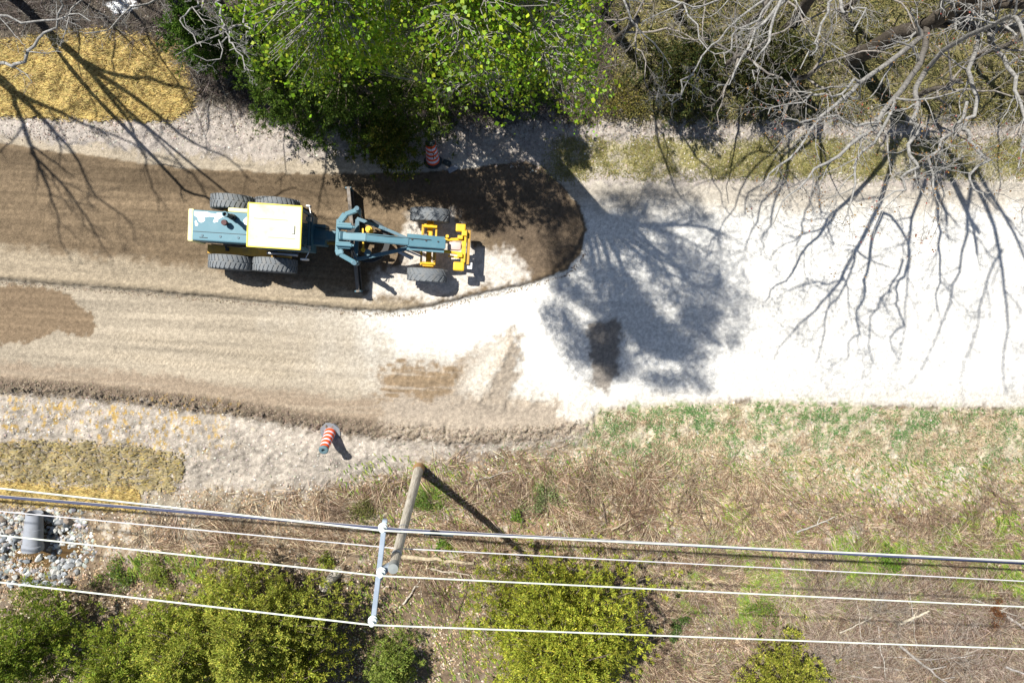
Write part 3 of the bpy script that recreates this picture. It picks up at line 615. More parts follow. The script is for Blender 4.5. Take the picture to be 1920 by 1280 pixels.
blades('green_weeds', 'patches of yellow-green weeds among the brush on the lower slope', 30000,
       lambda u, v: (es(poly_sd(u, v, [(1330, 1000), (1450, 1020), (1700, 1010), (1900, 960), (1930, 1120), (1600, 1150), (1450, 1190), (1250, 1130)]), 20)*fl(u, v, 20, 46, .46, .56)
                     + es(30-np.hypot(u-1640, (v-1065)*.7), 12)+.6*es(24-np.hypot(u-1385, v-975), 10)+.7*es(22-np.hypot(u-1015, v-920), 8)+.6*es(26-np.hypot((u-800)*.8, v-935), 10)
                     + .5*es(poly_sd(u, v, [(200, 1050), (360, 1050), (350, 1110), (200, 1100)]), 14)*fl(u, v, 14, 47, .45, .6)+.05*es(v-860, 20)*es(u-650, 50)), .17, .024,
       lambda r, n: pick(r, n, (.13, .22, .025), .35, (.24, .27, .05), .4), 105, .9, dirn=-.9)
blades('olive_undergrowth', 'low olive and moss coloured undergrowth beyond the upper verge', 42000,
       lambda u, v: es(228-v, 16)*es(u-1060, 40)*(.25+.75*fl(u, v, 34, 48, .42, .6)), .20, .022,
       lambda r, n: pick(r, n, (.20, .18, .065), .5, (.06, .06, .025), .5), 106, .9, box=(1000, -60, 2000, 260))
blades('verge_grass', 'olive and yellowish dry grass strip above the white road', 24000,
       lambda u, v: es(u-1040, 30)*es(v-262, 12)*es(334-v, 12)*(.2+.8*fl(u, v, 40, 49, .4, .58)), .11, .012,
       lambda r, n: pick(r, n, (.27, .24, .09), .35, (.17, .17, .06), .35), 107, 1.0, box=(1000, 230, 2000, 360))
blades('dark_brush', 'dark tangled brush and twigs along the upper left edge', 34000,
       lambda u, v: es(curve(u, [(-100, 60), (100, 60), (200, 70), (340, 85), (370, 180), (560, 230), (700, 250), (1100, 220)])-v, 12)*(1-.9*es(30-np.hypot((u-238)*.5, v-20), 8)), .38, .010,
       lambda r, n: pick(r, n, (.075, .06, .05), .5, (.22, .20, .18), .15), 108, 1.3, box=(-60, -60, 1150, 260))
# leaf litter
def litter(name, label, n, fn, size, cols, seed, box):
    rng = np.random.default_rng(seed); B = scatter(n, fn, rng, box); B[:, 2] += .012; n = len(B)
    V, F, c = cards(B, size*(.5+rng.random(n)), rng, cols(rng, n), .7, D=rng.normal(size=(n, 3))*[1, 1, .2], Nn=unit(rng.normal(size=(n, 3))*.35+[0, 0, 1]))
    return tag(npmesh(name, V, F, M_blade, col=c), label, kind='stuff')
litter('leaf_litter', 'fallen tan leaves and chips over the lower slope', 42000, lambda u, v: es(v-curve(u, [(-100, 960), (560, 930), (800, 880), (1150, 850), (1920, 870)]), 25)*(.3+.7*fl(u, v, 30, 51)), .07,
       lambda r, n: pick(r, n, (.40, .29, .18), .4, (.58, .50, .40), .3), 111, (-60, 820, 2000, 1330))
litter('wood_litter', 'grey and pink fallen leaves beneath the trees on the upper side', 22000, lambda u, v: es(262-v, 14)*(1-.75*es(poly_sd(u, v, [(-100, 90), (320, 90), (330, 225), (-100, 220)]), 6))*(.35+.65*fl(u, v, 26, 52)), .05,
       lambda r, n: pick(r, n, (.27, .22, .18), .4, (.42, .38, .34), .2), 112, (-60, -60, 2000, 290))
# small stones and clods on the soil
def clods(name, label, n, fn, s, cols, seed, box):
    rng = np.random.default_rng(seed); B = scatter(n, fn, rng, box); n = len(B); oc = np.array([[1, 0, 0], [0, 1, 0], [-1, 0, 0], [0, -1, 0], [0, 0, 1.], [0, 0, -1]])
    V = B[:, None]+oc[None]*(s*(.35+rng.random((n, 1, 1))**2*1.6))*(.7+.6*rng.random((n, 6, 1)))
    f = np.array([[0, 1, 4], [1, 2, 4], [2, 3, 4], [3, 0, 4]]); F = (np.arange(n)[:, None, None]*6+f[None]).reshape(-1, 3)
    return tag(npmesh(name, V.reshape(-1, 3), F, M_stone, col=np.repeat(cols(rng, n), 6, 0)), label, kind='stuff')
clods('soil_clods', 'clods and pebbles on the pale soil of both verges', 16000, lambda u, v: np.clip(es(v-curve(u, LOW)-2, 8)*es(980-v, 40)*(1-.7*ss(900, 1100, u))+es(curve(u, UP)-v, 8)*es(v-200, 20)*.8, 0, 1), .022,
      lambda r, n: pick(r, n, (.36, .32, .28), .3, (.5, .47, .43), .2), 121, (-60, 190, 2000, 1000))
clods('gravel_clods', 'small dark clods along the gravel windrows', 15000, lambda u, v: np.clip((1-ss(6, 20, np.abs(v-curve(u, WIND))))*(1-ss(1050, 1120, u))+.5*(1-ss(1, 6, np.abs(poly_sd(u, v, GRAVEL)+6)))*es(v-470, 20), 0, 1), .016,
      lambda r, n: pick(r, n, (.17, .135, .10), .25, (.24, .195, .145), .3), 122, (-60, 280, 1150, 850))

clods('rubble', 'small broken pale stone between the larger riprap stones', 1000, lambda u, v: es(poly_sd(u, v, [(-60, 975), (60, 968), (125, 972), (135, 1010), (150, 1060), (125, 1092), (60, 1096), (-60, 1096)]), 6)*(1-.95*(np.hypot((u-40)*.62, v-1056) < 30)), .05,
      lambda r, n: pick(r, n, (.27, .28, .28), .45, (.45, .45, .43), .3), 123, (-60, 950, 190, 1110))
# ================================================================== STRAW BLANKETS
def m_straw(c0=(.15, .10, .035), c2=(.74, .61, .28), c1=(.43, .315, .11)):
    m, t, b = node_mat('straw'); N = t.nodes; L = t.links; tc = N.new('ShaderNodeTexCoord')
    mp = N.new('ShaderNodeMapping'); mp.inputs['Scale'].default_value = (4, 26, 1); L.new(tc.outputs['Object'], mp.inputs[0])
    a = N.new('ShaderNodeTexNoise'); a.inputs['Scale'].default_value = 3; a.inputs['Detail'].default_value = 8; a.inputs['Roughness'].default_value = .7; L.new(mp.outputs[0], a.inputs['Vector'])
    c = N.new('ShaderNodeTexNoise'); c.inputs['Scale'].default_value = 2.2; c.inputs['Detail'].default_value = 5; L.new(tc.outputs['Object'], c.inputs['Vector'])
    r = N.new('ShaderNodeValToRGB'); e = r.color_ramp; e.elements[0].position = .32; e.elements[0].color = (*c0, 1); e.elements[1].position = .70; e.elements[1].color = (*c2, 1)
    k = e.elements.new(.5); k.color = (*c1, 1); L.new(a.outputs[0], r.inputs[0])
    mr = N.new('ShaderNodeMapRange'); mr.inputs[1].default_value = .35; mr.inputs[2].default_value = .68; mr.inputs[3].default_value = .5; mr.inputs[4].default_value = 1.3; L.new(c.outputs[0], mr.inputs[0])
    mx = N.new('ShaderNodeVectorMath'); mx.operation = 'SCALE'; L.new(r.outputs[0], mx.inputs[0]); L.new(mr.outputs[0], mx.inputs['Scale'])
    L.new(mx.outputs[0], b.inputs['Base Color']); b.inputs['Roughness'].default_value = .8; b.inputs['Specular IOR Level'].default_value = .1
    bp = N.new('ShaderNodeBump'); bp.inputs['Strength'].default_value = .7; bp.inputs['Distance'].default_value = .03; L.new(a.outputs[0], bp.inputs['Height']); L.new(bp.outputs[0], b.inputs['Normal'])
    return m
M_straw = m_straw(); M_straw_old = m_straw((.15, .125, .085), (.56, .48, .27), (.33, .27, .14))
def blanket(label, poly, seed, thin=0.0, grey=False):
    pu = [p[0] for p in poly]; pv = [p[1] for p in poly]; u = np.arange(min(pu)-8, max(pu)+8, 2.6); v = np.arange(min(pv)-8, max(pv)+8, 2.6); UU, VV = np.meshgrid(u, v)
    sd = poly_sd(UU, VV, poly)+(fbm(UU/7, VV/7, seed, 3)-.5)*14+(fbm(UU/30, VV/30, seed+9, 2)-.5)*(34 if grey else 16); hole = (fbm(UU/6, VV/6, seed+3, 3) < thin+.06*grey) | (fbm(UU/3, VV/3, seed+4, 2) < .55-.5*ss(-6, 22, sd)-.1*(not grey))
    d = np.stack([UU-960, -(VV-640), np.full_like(UU, -FPX)], -1) @ Rm.T; s = -H/d[..., 2]; x = d[..., 0]*s; y = d[..., 1]*s
    z = height(UU, VV)+.022+.03*fbm(UU/8, VV/5, seed+5, 3)
    i = np.arange(UU.size).reshape(UU.shape); F = np.stack([i[1:, :-1], i[1:, 1:], i[:-1, 1:], i[:-1, :-1]], -1).reshape(-1, 4)
    ok = ((sd > 0) & ~hole)[:-1, :-1].ravel(); F = F[ok]; used, inv = np.unique(F, return_inverse=True)
    root = tag(npmesh('straw_blanket', np.stack([x, y, z], -1).reshape(-1, 3)[used], inv.reshape(-1, 4), M_straw_old if grey else M_straw, smooth=True), label, 'erosion blanket', 'straw blankets on the verges')
    m = root.modifiers.new('thick', 'SOLIDIFY'); m.thickness = .015; m.offset = -1
    rng = np.random.default_rng(seed); n = int(poly_area(poly)*(.14 if grey else .32)); fn = lambda a, b: es(poly_sd(a, b, poly)+2, 9)
    B = scatter(n, fn, rng, (min(pu)-12, min(pv)-12, max(pu)+12, max(pv)+12)); B[:, 2] += .045; n = len(B)
    D = np.stack([np.cos(a_ := rng.normal(size=n)*.55), np.sin(a_), rng.normal(size=n)*.12], 1)
    V, F, c = cards(B, .10+.10*rng.random(n), rng, pick(rng, n, (.34, .29, .19) if grey else (.56, .44, .17), .4, (.45, .33, .09) if grey else (.22, .14, .05), .3), .10, D=D, fold=.02)
    npmesh('straw', V, F, M_blade, root, c)
def poly_area(p):
    a = np.array(p, float); return .5*abs(np.dot(a[:, 0], np.roll(a[:, 1], 1))-np.dot(a[:, 1], np.roll(a[:, 0], 1)))
blanket('yellow straw blanket on the upper left bank, crossed by branch shadows', [(-260, 90), (60, 82), (130, 66), (230, 68), (340, 92), (372, 180), (360, 205), (328, 226), (150, 222), (0, 216), (-260, 215)], 131)
blanket('sparse greyish straw blanket on the lower left slope below the road', [(-260, 830), (0, 832), (120, 836), (212, 834), (250, 845), (332, 862), (326, 905), (302, 932), (225, 928), (0, 908), (-260, 900)], 132, .36, True)
blanket('narrow yellow straw blanket just above the culvert outlet', [(-260, 905), (0, 912), (120, 926), (226, 924), (236, 940), (248, 972), (120, 964), (0, 956), (-260, 950)], 133, .1)

# ================================================================== DITCH
def rock_mesh(rng, s):
    bm = bmesh.new(); bmesh.ops.create_icosphere(bm, subdivisions=2, radius=s)
    pl = [(unit(rng.normal(size=3)), .55+.3*rng.random()) for _ in range(9)]
    for v in bm.verts:
        c = np.array(v.co)
        for nrm, d in pl:
            k = c@nrm-d*s
            if k > 0: c = c-nrm*k
        v.co = Vector(c*np.array([1.15, .9, .75]))
    me = bpy.data.meshes.new('rock'); bm.to_mesh(me); bm.free(); return me
rngr = np.random.default_rng(7); rocks = []
base_cols = [(.36, .38, .41), (.26, .27, .28), (.46, .46, .44), (.33, .27, .22), (.18, .20, .22), (.56, .58, .58)]
for k in range(12):
    me = rock_mesh(rngr, 1.0); cl = me.color_attributes.new('alb', 'FLOAT_COLOR', 'POINT'); c = np.ones((len(me.vertices), 4), np.float32); c[:, :3] = base_cols[k % 6]; cl.data.foreach_set('color', c.ravel()); me.materials.append(M_stone); rocks.append(me)
RP = [(-40, 975), (60, 968), (128, 970), (140, 1010), (156, 1060), (130, 1095), (60, 1098), (-40, 1098)]
cnt = 0
while cnt < 298:
    u = rngr.uniform(-30, 172); v = rngr.uniform(968, 1098); a = np.array([u]); b = np.array([v])
    if poly_sd(a, b, RP)[0] < 0: continue
    pud = np.hypot((u-40)*.62, v-1056) < 32
    if pud and rngr.random() < .86: continue
    if 34 < u < 92 and 970 < v < 1036: continue
    p = on_ground(u, v); s = .055+.10*rngr.random()**1.7
    o = bpy.data.objects.new('riprap_stone', rocks[rngr.integers(12)]); COL.objects.link(o); o.location = (p.x, p.y, p.z+s*.3); o.scale = (s, s*.9, s*.85)
    o.rotation_euler = tuple(rngr.uniform(0, 6.28, 3)); tag(o, 'angular pale grey stone in the riprap around the culvert outlet', 'stone', 'riprap stones around the culvert'); cnt += 1
m, t, b = node_mat('puddle_water'); b.inputs['Base Color'].default_value = (.09, .055, .02, 1); b.inputs['Roughness'].default_value = .08
pw = P(45, 1052, 0); zz = zg(pw.x, pw.y)
mb = MB(); pts = [(pw.x+(1.15+.15*math.sin(3*a)+.1*math.sin(5*a))*math.cos(a)*.95, pw.y+.72*(1+.15*math.sin(4*a))*math.sin(a)) for a in np.linspace(0, 2*math.pi, 40, endpoint=False)]
mb.prism(pts, zz-.3, zz+.10); mb.build('water', m, label='shallow brown puddle below the culvert outlet', kind='structure')
# culvert pipe
M_conc = paint('grey_concrete', (.27, .29, .33), (.18, .17, .16), .4, .8, scale=6, spec=.2)
M_dark = paint('dark_inside', (.02, .02, .02), (.03, .03, .03), .2, .9, bump=0)
a = P(64, 975, -.50); b_ = P(61, 1030, -.58); dv = (b_-a)
root = empty('culvert_pipe', a, label='grey concrete culvert pipe emerging from the bank above the riprap', cat='pipe')
mt = (dv.to_track_quat('Z', 'Y').to_matrix().to_4x4()); Lp = dv.length
MB().lathe([(.24, -.25), (.26, Lp*.25), (.27, Lp*.26), (.28, Lp*.8), (.305, Lp*.83), (.315, Lp*.97), (.30, Lp), (.25, Lp), (.22, Lp*.9), (.22, -.25)], 36, mt, True).build('pipe_wall', M_conc, root, True)
MB().cyl(mt @ Vector((0, 0, Lp*.5)), mt @ Vector((0, 0, Lp*.52)), .215).build('inner_shadow_wall', M_dark, root)

# ================================================================== MOTOR GRADER
M_teal = paint('teal_paint', (.04, .12, .17), (.16, .18, .18), .45, .42, scale=3.5, spec=.5)
M_hood = paint('hood_paint', (.085, .20, .255), (.16, .27, .32), .45, .50, scale=2.2, spec=.5)
M_yel = paint('yellow_paint', (.72, .43, .01), (.25, .15, .05), .5, .45, scale=6, spec=.5)
M_cream = paint('cream_roof', (.56, .56, .47), (.55, .47, .18), .8, .5, scale=1.9, spec=.3)
M_trim = paint('yellow_trim', (.80, .64, .06), (.6, .5, .3), .2, .45, scale=6)
M_bump = paint('bumper_yellow', (.80, .74, .38), (.7, .5, .05), .3, .45, scale=4)
M_ochre = paint('ochre_paint', (.46, .27, .05), (.20, .13, .07), .6, .7, scale=5)
M_tyre = paint('tyre_rubber', (.16, .175, .19), (.24, .225, .20), .6, .85, scale=7, spec=.2)
M_steel = paint('worn_steel', (.20, .18, .16), (.12, .08, .05), .7, .6, metal=.3, scale=7)
M_black = paint('black_metal', (.025, .027, .03), (.08, .07, .06), .4, .5)
M_glass, t, b = node_mat('cab_glass'); b.inputs['Base Color'].default_value = (.03, .05, .06, 1); b.inputs['Roughness'].default_value = .08
M_chrome = paint('cylinder_rod', (.45, .45, .46), (.2, .2, .2), .3, .3, metal=.8)
M_white = paint('white_plastic', (.75, .74, .74), (.5, .45, .4), .3, .5)
GR = Vector((-6.773, 2.121, .03)); ANG = math.radians(-3.23)
gr = empty('motor_grader', GR, ANG, label='teal and yellow motor grader with a cream cab roof, parked on the brown gravel', cat='road grader')
def tyre_mesh(R=.66, w=.40, lugs=26, chevron=.16):
    bm = bmesh.new(); m = MB(); m.bm = bm
    rot = Matrix.Rotation(math.pi/2, 4, 'X')
    prof = [(R*.56, -w*.36), (R*.60, -w*.46), (R*.78, -w*.52), (R*.90, -w*.49), (R*.955, -w*.40), (R*.965, -w*.15), (R*.965, w*.15), (R*.955, w*.40), (R*.90, w*.49), (R*.78, w*.52), (R*.60, w*.46), (R*.56, w*.36)]
    m.lathe(prof, 56, rot, True)
    for i in range(lugs):
        for sgn in (-1, 1):
            a0 = 2*math.pi*(i+(.5 if sgn > 0 else 0))/lugs; a1 = a0+chevron; hw = .42*2*math.pi/lugs*.5
            ring = []
            for (aa, y) in ((a0, .02*sgn), (a1, w*.47*sgn)):
                for da in (-hw, hw):
                    for rr in (R*.95, R*1.0 if y < .1 and abs(y) < .1 else R*.985): ring.append(Vector((rr*math.cos(aa+da), y, rr*math.sin(aa+da))))
            v = [bm.verts.new(p) for p in ring]
            for f in ((0, 1, 3, 2), (4, 6, 7, 5), (0, 4, 5, 1), (2, 3, 7, 6), (1, 5, 7, 3), (0, 2, 6, 4)): bm.faces.new([v[k] for k in f])
    bmesh.ops.recalc_face_normals(bm, faces=bm.faces); me = bpy.data.meshes.new('tyre'); bm.to_mesh(me); bm.free(); me.materials.append(M_tyre); return me
def rim_mesh(R, w, mat):
    rot = Matrix.Rotation(math.pi/2, 4, 'X'); m = MB(); m.lathe([(R*.58, -w*.38), (R*.55, -w*.34), (R*.50, -w*.2), (R*.25, -w*.12), (R*.18, -w*.25), (.001, -w*.26)], 32, rot); m.lathe([(R*.58, w*.38), (R*.55, w*.34), (R*.50, w*.2), (R*.25, w*.12), (R*.18, w*.25), (.001, w*.26)], 32, rot)
    bmesh.ops.recalc_face_normals(m.bm, faces=m.bm.faces); me = bpy.data.meshes.new('rim'); m.bm.to_mesh(me); m.bm.free(); me.materials.append(mat); return me
ty_r = tyre_mesh(.655, .42, 30, .10); ty_f = tyre_mesh(.625, .40, 20, .24); rm_r = rim_mesh(.655, .42, M_ochre); rm_f = rim_mesh(.625, .40, M_yel)
for (x, y, R, tm, rm, lean) in ((-.11, .89, .655, ty_r, rm_r, 0), (-.11, -.89, .655, ty_r, rm_r, 0), (1.19, .89, .655, ty_r, rm_r, 0), (1.19, -.89, .655, ty_r, rm_r, 0), (5.78, .93, .625, ty_f, rm_f, 5), (5.78, -.90, .625, ty_f, rm_f, 5)):
    w = empty('wheel', (x, y, R)); w.parent = gr; w.rotation_euler = (math.radians(lean*.4), random.Random(int(x*99+y*9)).random()*3 if False else 0, 0)
    for nm, me in (('tyre', tm), ('rim', rm)):
        o = bpy.data.objects.new(nm, me); COL.objects.link(o); o.parent = w; o.rotation_euler = (0, (x*7+y*3) % 1.0, 0)
def part(mb, name, mat, smooth=False, parent=None, **k): return mb.build(name, mat, parent or gr, smooth, **k)
# rear body
part(MB().box((-.90, .06, 1.28), (.16, .93, 1.05), bev=.05), 'rear_bumper', M_bump)
hd = part(MB().box((-.05, .06, 1.43), (1.56, .86, .86), bev=.035), 'hood', M_hood)
MB().box((-.05, -.12, 1.866), (1.50, .012, .012)).build('seam', M_black, hd)
for k in range(3): MB().cyl((-.55+.5*k, -.22, 1.862), (-.55+.5*k, -.22, 1.878), .035, n=10).build('bolt', M_teal, hd)
MB().bar((-.62, -.28, 1.866), (-.40, -.28, 1.866), .015, .02).build('latch', M_black, hd)
part(MB().box((-.05, .06, .93), (1.60, .50, .16), bev=.02).box((.3, .06, .75), (1.9, .36, .22), bev=.02), 'rear_frame', M_black)
# white peeled paint patches on the hood
M_peel = paint('peeled_white', (.78, .80, .80), (.5, .6, .62), .5, .5, scale=8)
def blob(cx, cy, r, seed, z, sx=1.0):
    rr = np.random.default_rng(seed); ph = rr.random(4)*6.28; return [(cx+sx*r*(1+.25*math.sin(2*a+ph[0])+.22*math.sin(3*a+ph[1])+.12*math.sin(7*a+ph[2]))*math.cos(a), cy+r*(1+.25*math.sin(2*a+ph[0])+.22*math.sin(3*a+ph[1]))*math.sin(a)) for a in np.linspace(0, 2*math.pi, 30, endpoint=False)]
for (cx, cy, r, sd, sx) in ((-.63, .33, .15, 1, 1.1), (-.40, .37, .085, 2, 1.9), (-.06, .37, .09, 3, 1.8), (-.18, .24, .075, 4, .9), (.64, .26, .09, 5, .8), (-.72, .10, .07, 6, .6)):
    MB().prism([(min(max(x, -.79), .69), min(max(y, -.33), .445)) for x, y in blob(cx, cy, r, sd, 0, sx)], 1.8605, 1.8635+.0004*sd).build('bare_patch', M_peel, hd)
# exhaust
ex = part(MB().cyl((.30, .34, 1.85), (.30, .34, 2.06), .085, n=20).cyl((.30, .34, 2.06), (.30, .34, 2.52), .062, n=20), 'exhaust_stack', M_black, True)
MB().lathe([(.062, 2.50), (.078, 2.52), (.078, 2.60), (.055, 2.60), (.05, 2.50)], 20, Matrix.Translation((.30, .34, 0)), True).build('exhaust_tip', M_hood, ex, True)
part(MB().cyl((.12, .16, 1.85), (.12, .16, 2.02), .05, n=16).cyl((.12, .16, 2.02), (.12, .16, 2.12), .085, .075, n=20), 'air_cleaner', paint('rust_red', (.10, .05, .05), (.05, .04, .04), .5, .7), True)
# yellow tank on the left of the hood, small grab rails
part(MB().box((.62, .56, 1.5), (1.02, .13, .62), bev=.05), 'side_tank', M_bump)
part(MB().bar((-.1, -.43, 1.2), (-.1, -.5, 1.2), .05, .05).bar((-.4, -.43, 1.55), (.6, -.47, 1.55), .025, .025), 'grab_rail', M_black)
# tandem cases
for s in (1, -1): part(MB().box((.54, .60*s, .68), (1.75, .15, .34), bev=.03).box((.54, .48*s, .68), (.3, .2, .3), bev=.02), 'tandem_case', M_ochre)
part(MB().box((.25, -.54, .98), (1.9, .26, .05), bev=.01).box((1.55, -.56, 1.02), (.42, .22, .05), bev=.01), 'side_step', M_ochre)
part(MB().cyl((1.05, -.56, 1.06), (1.95, -.56, 1.06), .05, n=12), 'hydraulic_line', M_chrome, True)
part(MB().box((-.12, -.52, .98), (.10, .10, .14), bev=.01), 'work_light', M_black)
# cab
cab = empty('cab', (1.78, .05, 1.0)); cab.parent = gr
def cp(mb, name, mat, smooth=False): return mb.build(name, mat, cab, smooth)
cp(MB().box((-.02, 0, .35), (1.42, 1.06, .70), bev=.02), 'cab_body', M_teal)
cp(MB().box((-.02, 0, 1.33), (1.34, 1.0, 1.28)), 'window', M_glass)
m_ = MB()
for sx in (-1, 1):
    for sy in (-1, 1): m_.bar((sx*.68-.02, sy*.51, .68), (sx*.66-.02, sy*.51, 2.02), .07, .07)
    m_.bar((sx*.68-.02, -.5, 1.0), (sx*.68-.02, .5, 1.0), .05, .05)
m_.build('cab_post', M_teal, cab)
rf = cp(MB().box((0, 0, 2.075), (1.38, 1.14, .07), bev=.02), 'roof', M_cream)
r2 = MB().box((0, .577, 2.08), (1.42, .03, .085), bev=.008).box((0, -.577, 2.08), (1.42, .03, .085), bev=.008).box((-.70, 0, 2.08), (.03, 1.13, .085), bev=.008).box((.70, 0, 2.08), (.03, 1.13, .085), bev=.008); cp(r2, 'roof_trim', M_trim)
cp(MB().box((-.1, .18, 2.113), (.9, .012, .008)).box((.2, -.30, 2.113), (.7, .010, .008)), 'roof_seam', M_trim)
cp(MB().box((.50, -.06, 2.125), (.07, .22, .045), bev=.008), 'roof_vent', M_cream)
part(MB().bar((2.45, -.50, 1.9), (2.35, -.72, 1.9), .02, .02).box((2.33, -.72, 1.85), (.20, .05, .24), bev=.01), 'mirror', M_white)
part(MB().bar((2.45, .60, 1.9), (2.4, .80, 1.9), .02, .02).box((2.38, .80, 1.85), (.12, .05, .22), bev=.01), 'mirror', M_chrome)
# a box lower and in front of the cab, then the main frame
part(MB().box((2.62, .05, 1.15), (.36, .62, .62), bev=.03), 'console', M_teal)
part(MB().bar((2.45, .05, 1.32), (3.35, .03, 1.52), .27, .30, .02), 'main_frame', M_teal)
part(MB().bar((2.6, -.16, 1.1), (3.3, -.16, 1.12), .07, .07), 'drive_rod', M_ochre)
part(MB().bar((3.30, .02, 1.86), (4.1, .01, 2.02), .22, .20, .02).bar((4.05, .01, 2.01), (5.25, -.01, 1.72), .225, .20, .02), 'gooseneck', M_hood)
part(MB().bar((5.2, 0, 1.70), (6.30, .01, 1.42), .30, .22, .015).bar((5.2, .19, 1.66), (6.27, .19, 1.40), .07, .12).bar((5.2, -.20, 1.64), (6.27, -.20, 1.38), .09, .10), 'front_beam', M_hood)
part(MB().bar((3.05, .03, 1.3), (3.45, .02, 1.95), .24, .25, .02), 'frame_riser', M_teal)
# saddle with the lift arms
m_ = MB().box((3.22, .02, 1.72), (.10, .95, .26), bev=.02).bar((3.26, .42, 1.75), (3.42, .66, 1.78), .17, .20, .02).bar((3.40, .64, 1.78), (3.74, .80, 1.74), .13, .16, .02).bar((3.26, -.36, 1.75), (3.32, -.52, 1.76), .22, .20, .02).bar((3.30, -.50, 1.76), (3.74, -.72, 1.70), .13, .17, .02)
m_.box((3.42, .30, 1.86), (.38, .20, .10), bev=.02).box((3.42, -.24, 1.86), (.38, .20, .10), bev=.02)
sd_ = part(m_, 'lift_saddle', M_hood)
for s in (1, -1):
    MB().cyl((3.22, .26*s+.02, 1.96), (3.66, .26*s+.02, 1.96), .055, n=14).cyl((3.60, .26*s+.02, 1.96), (3.72, .26*s+.02, 1.96), .035, n=12).build('pivot_pin', M_hood, sd_, True)
for (s, y0, y1) in ((1, .80, .70), (-1, -.72, -.66)):
    lc_ = part(MB().cyl((3.74, y0, 1.30), (3.76, y0+.02*s, 2.02), .065, n=16).box((3.74, y0, 1.74), (.20, .10, .16), bev=.015), 'lift_cylinder', M_teal, True)
    MB().cyl((3.74, y0, 1.30), (3.72, y1, .72), .03, n=12).build('rod', M_chrome, lc_, True)
m_ = MB()
for k in range(4):
    for i in range(7):
        f = lambda t: Vector((3.5+.12*t+.05*math.sin(3.1*t+k)+.05*k, -.05-.5*t, 1.8-.2*t+.10*math.sin(math.pi*t)))
        m_.cyl(f(i/7), f((i+1)/7), .012, n=6, caps=False)
part(m_, 'hydraulic_hoses', M_black, True)
for k, (y_, z_) in enumerate(((.17, 1.46),)):
    hl = MB(); pp = [(2.5, y_*1.3+.04, z_), (3.0, y_+.04, z_+.10), (3.25, y_*.8+.03, z_+.35), (3.5, y_*.6+.02, z_+.52), (4.1, y_*.5, z_+.63), (4.7, y_*.5-.01, z_+.50), (5.2, y_*.5, z_+.36), (5.9, y_*.5, z_+.18)]
    for a_, b2 in zip(pp[:-1], pp[1:]): hl.cyl(a_, b2, .013, n=8)
    part(hl, 'hydraulic_hose', M_black, True)
part(MB().box((2.46, .42, 2.02), (.09, .14, .12), bev=.02).box((2.46, -.40, 2.02), (.09, .14, .12), bev=.02), 'cab_light', M_chrome)
part(MB().box((2.38, 0, 1.32), (.30, .46, .05), bev=.01).box((2.50, .30, .85), (.30, .10, .4), bev=.01), 'cab_step', M_black)
for xx in (5.35, 5.75, 6.1): part(MB().cyl((xx, .06, 1.80-(xx-5.2)*.25), (xx, .06, 1.835-(xx-5.2)*.25), .025, n=8), 'beam_bolt', M_black)
# drawbar and circle
part(MB().bar((3.62, .64, .98), (4.55, .36, 1.02), .10, .14, .01).bar((4.53, .365, 1.02), (5.35, .07, 1.05), .09, .13, .01).bar((3.66, -.58, .98), (5.3, -.12, 1.05), .11, .14, .01).bar((3.64, -.56, .98), (3.64, .62, .98), .12, .12, .01), 'drawbar', M_teal)
part(MB().bar((5.0, -.16, 1.0), (5.62, -.38, .98), .05, .05).bar((4.85, -.24, .98), (5.3, -.45, .9), .08, .08).cyl((5.05, -.30, .9), (5.35, -.42, .9), .05), 'side_shift_link', M_chrome)
ring = [(.56, -.05), (.60, -.05), (.60, .03), (.56, .03)]
cir = part(MB().lathe([(.50, .70), (.66, .70), (.66, .79), (.50, .79)], 48, Matrix.Translation((3.95, .02, 0)), True), 'turning_circle', M_black, True)
m_ = MB().cyl((4.02, .32, .9), (4.02, .32, 1.28), .10, n=20).cyl((4.02, .32, 1.28), (4.02, .32, 1.36), .06, n=16)
part(m_, 'circle_motor', M_yel, True)
part(MB().bar((3.84, .34, 1.2), (3.88, -.26, 1.2), .05, .05, .006).cyl((3.88, -.30, 1.14), (3.88, -.30, 1.30), .06), 'center_shift_rod', M_yel)
part(MB().cyl((4.0, -.36, .95), (4.0, -.36, 1.18), .10, n=18), 'accumulator', M_teal, True)
# moldboard
th = math.atan2(-(-1.56-1.60), (3.64-3.18)); a_ = Vector((3.20, 1.62, 0)); b2 = Vector((3.64, -1.56, 0)); dd = (b2-a_); L_ = dd.length; ang = math.atan2(dd.y, dd.x)
m_ = MB(); prof = []
for i in range(9):
    t_ = i/8; aa = math.radians(-50+100*t_); prof.append((.14-.17*math.cos(aa)+.07*abs(t_-.3), .06+.60*t_))
pts = prof+[(x+.022, z) for x, z in prof[::-1]]
Mt = Matrix.Translation((a_.x, a_.y, 0)) @ Matrix.Rotation(ang, 4, 'Z')
va = [m_.bm.verts.new(Mt @ Vector((0, x, z))) for x, z in pts]; vb = [m_.bm.verts.new(Mt @ Vector((L_, x, z))) for x, z in pts]
n_ = len(pts); m_.bm.faces.new(va); m_.bm.faces.new(vb[::-1])
for i in range(n_): m_.bm.faces.new((va[i], va[(i+1) % n_], vb[(i+1) % n_], vb[i]))
bl = part(m_, 'moldboard', M_steel)
MB().bar(Mt @ Vector((0, .105, .05)), Mt @ Vector((L_, .105, .05)), .03, .14).build('cutting_edge', M_steel, bl)
MB().bar(Mt @ Vector((0, -.01, .35)), Mt @ Vector((L_, -.01, .35)), .05, .09, .008).bar(Mt @ Vector((0, .06, .655)), Mt @ Vector((L_, .06, .655)), .10, .035, .008).build('blade_rail', M_steel, bl)
for xx in (.03, L_-.03): MB().bar(Mt @ Vector((xx-.025, .05, .36)), Mt @ Vector((xx+.025, .05, .36)), .18, .60, .01).build('end_bit', M_teal, bl)
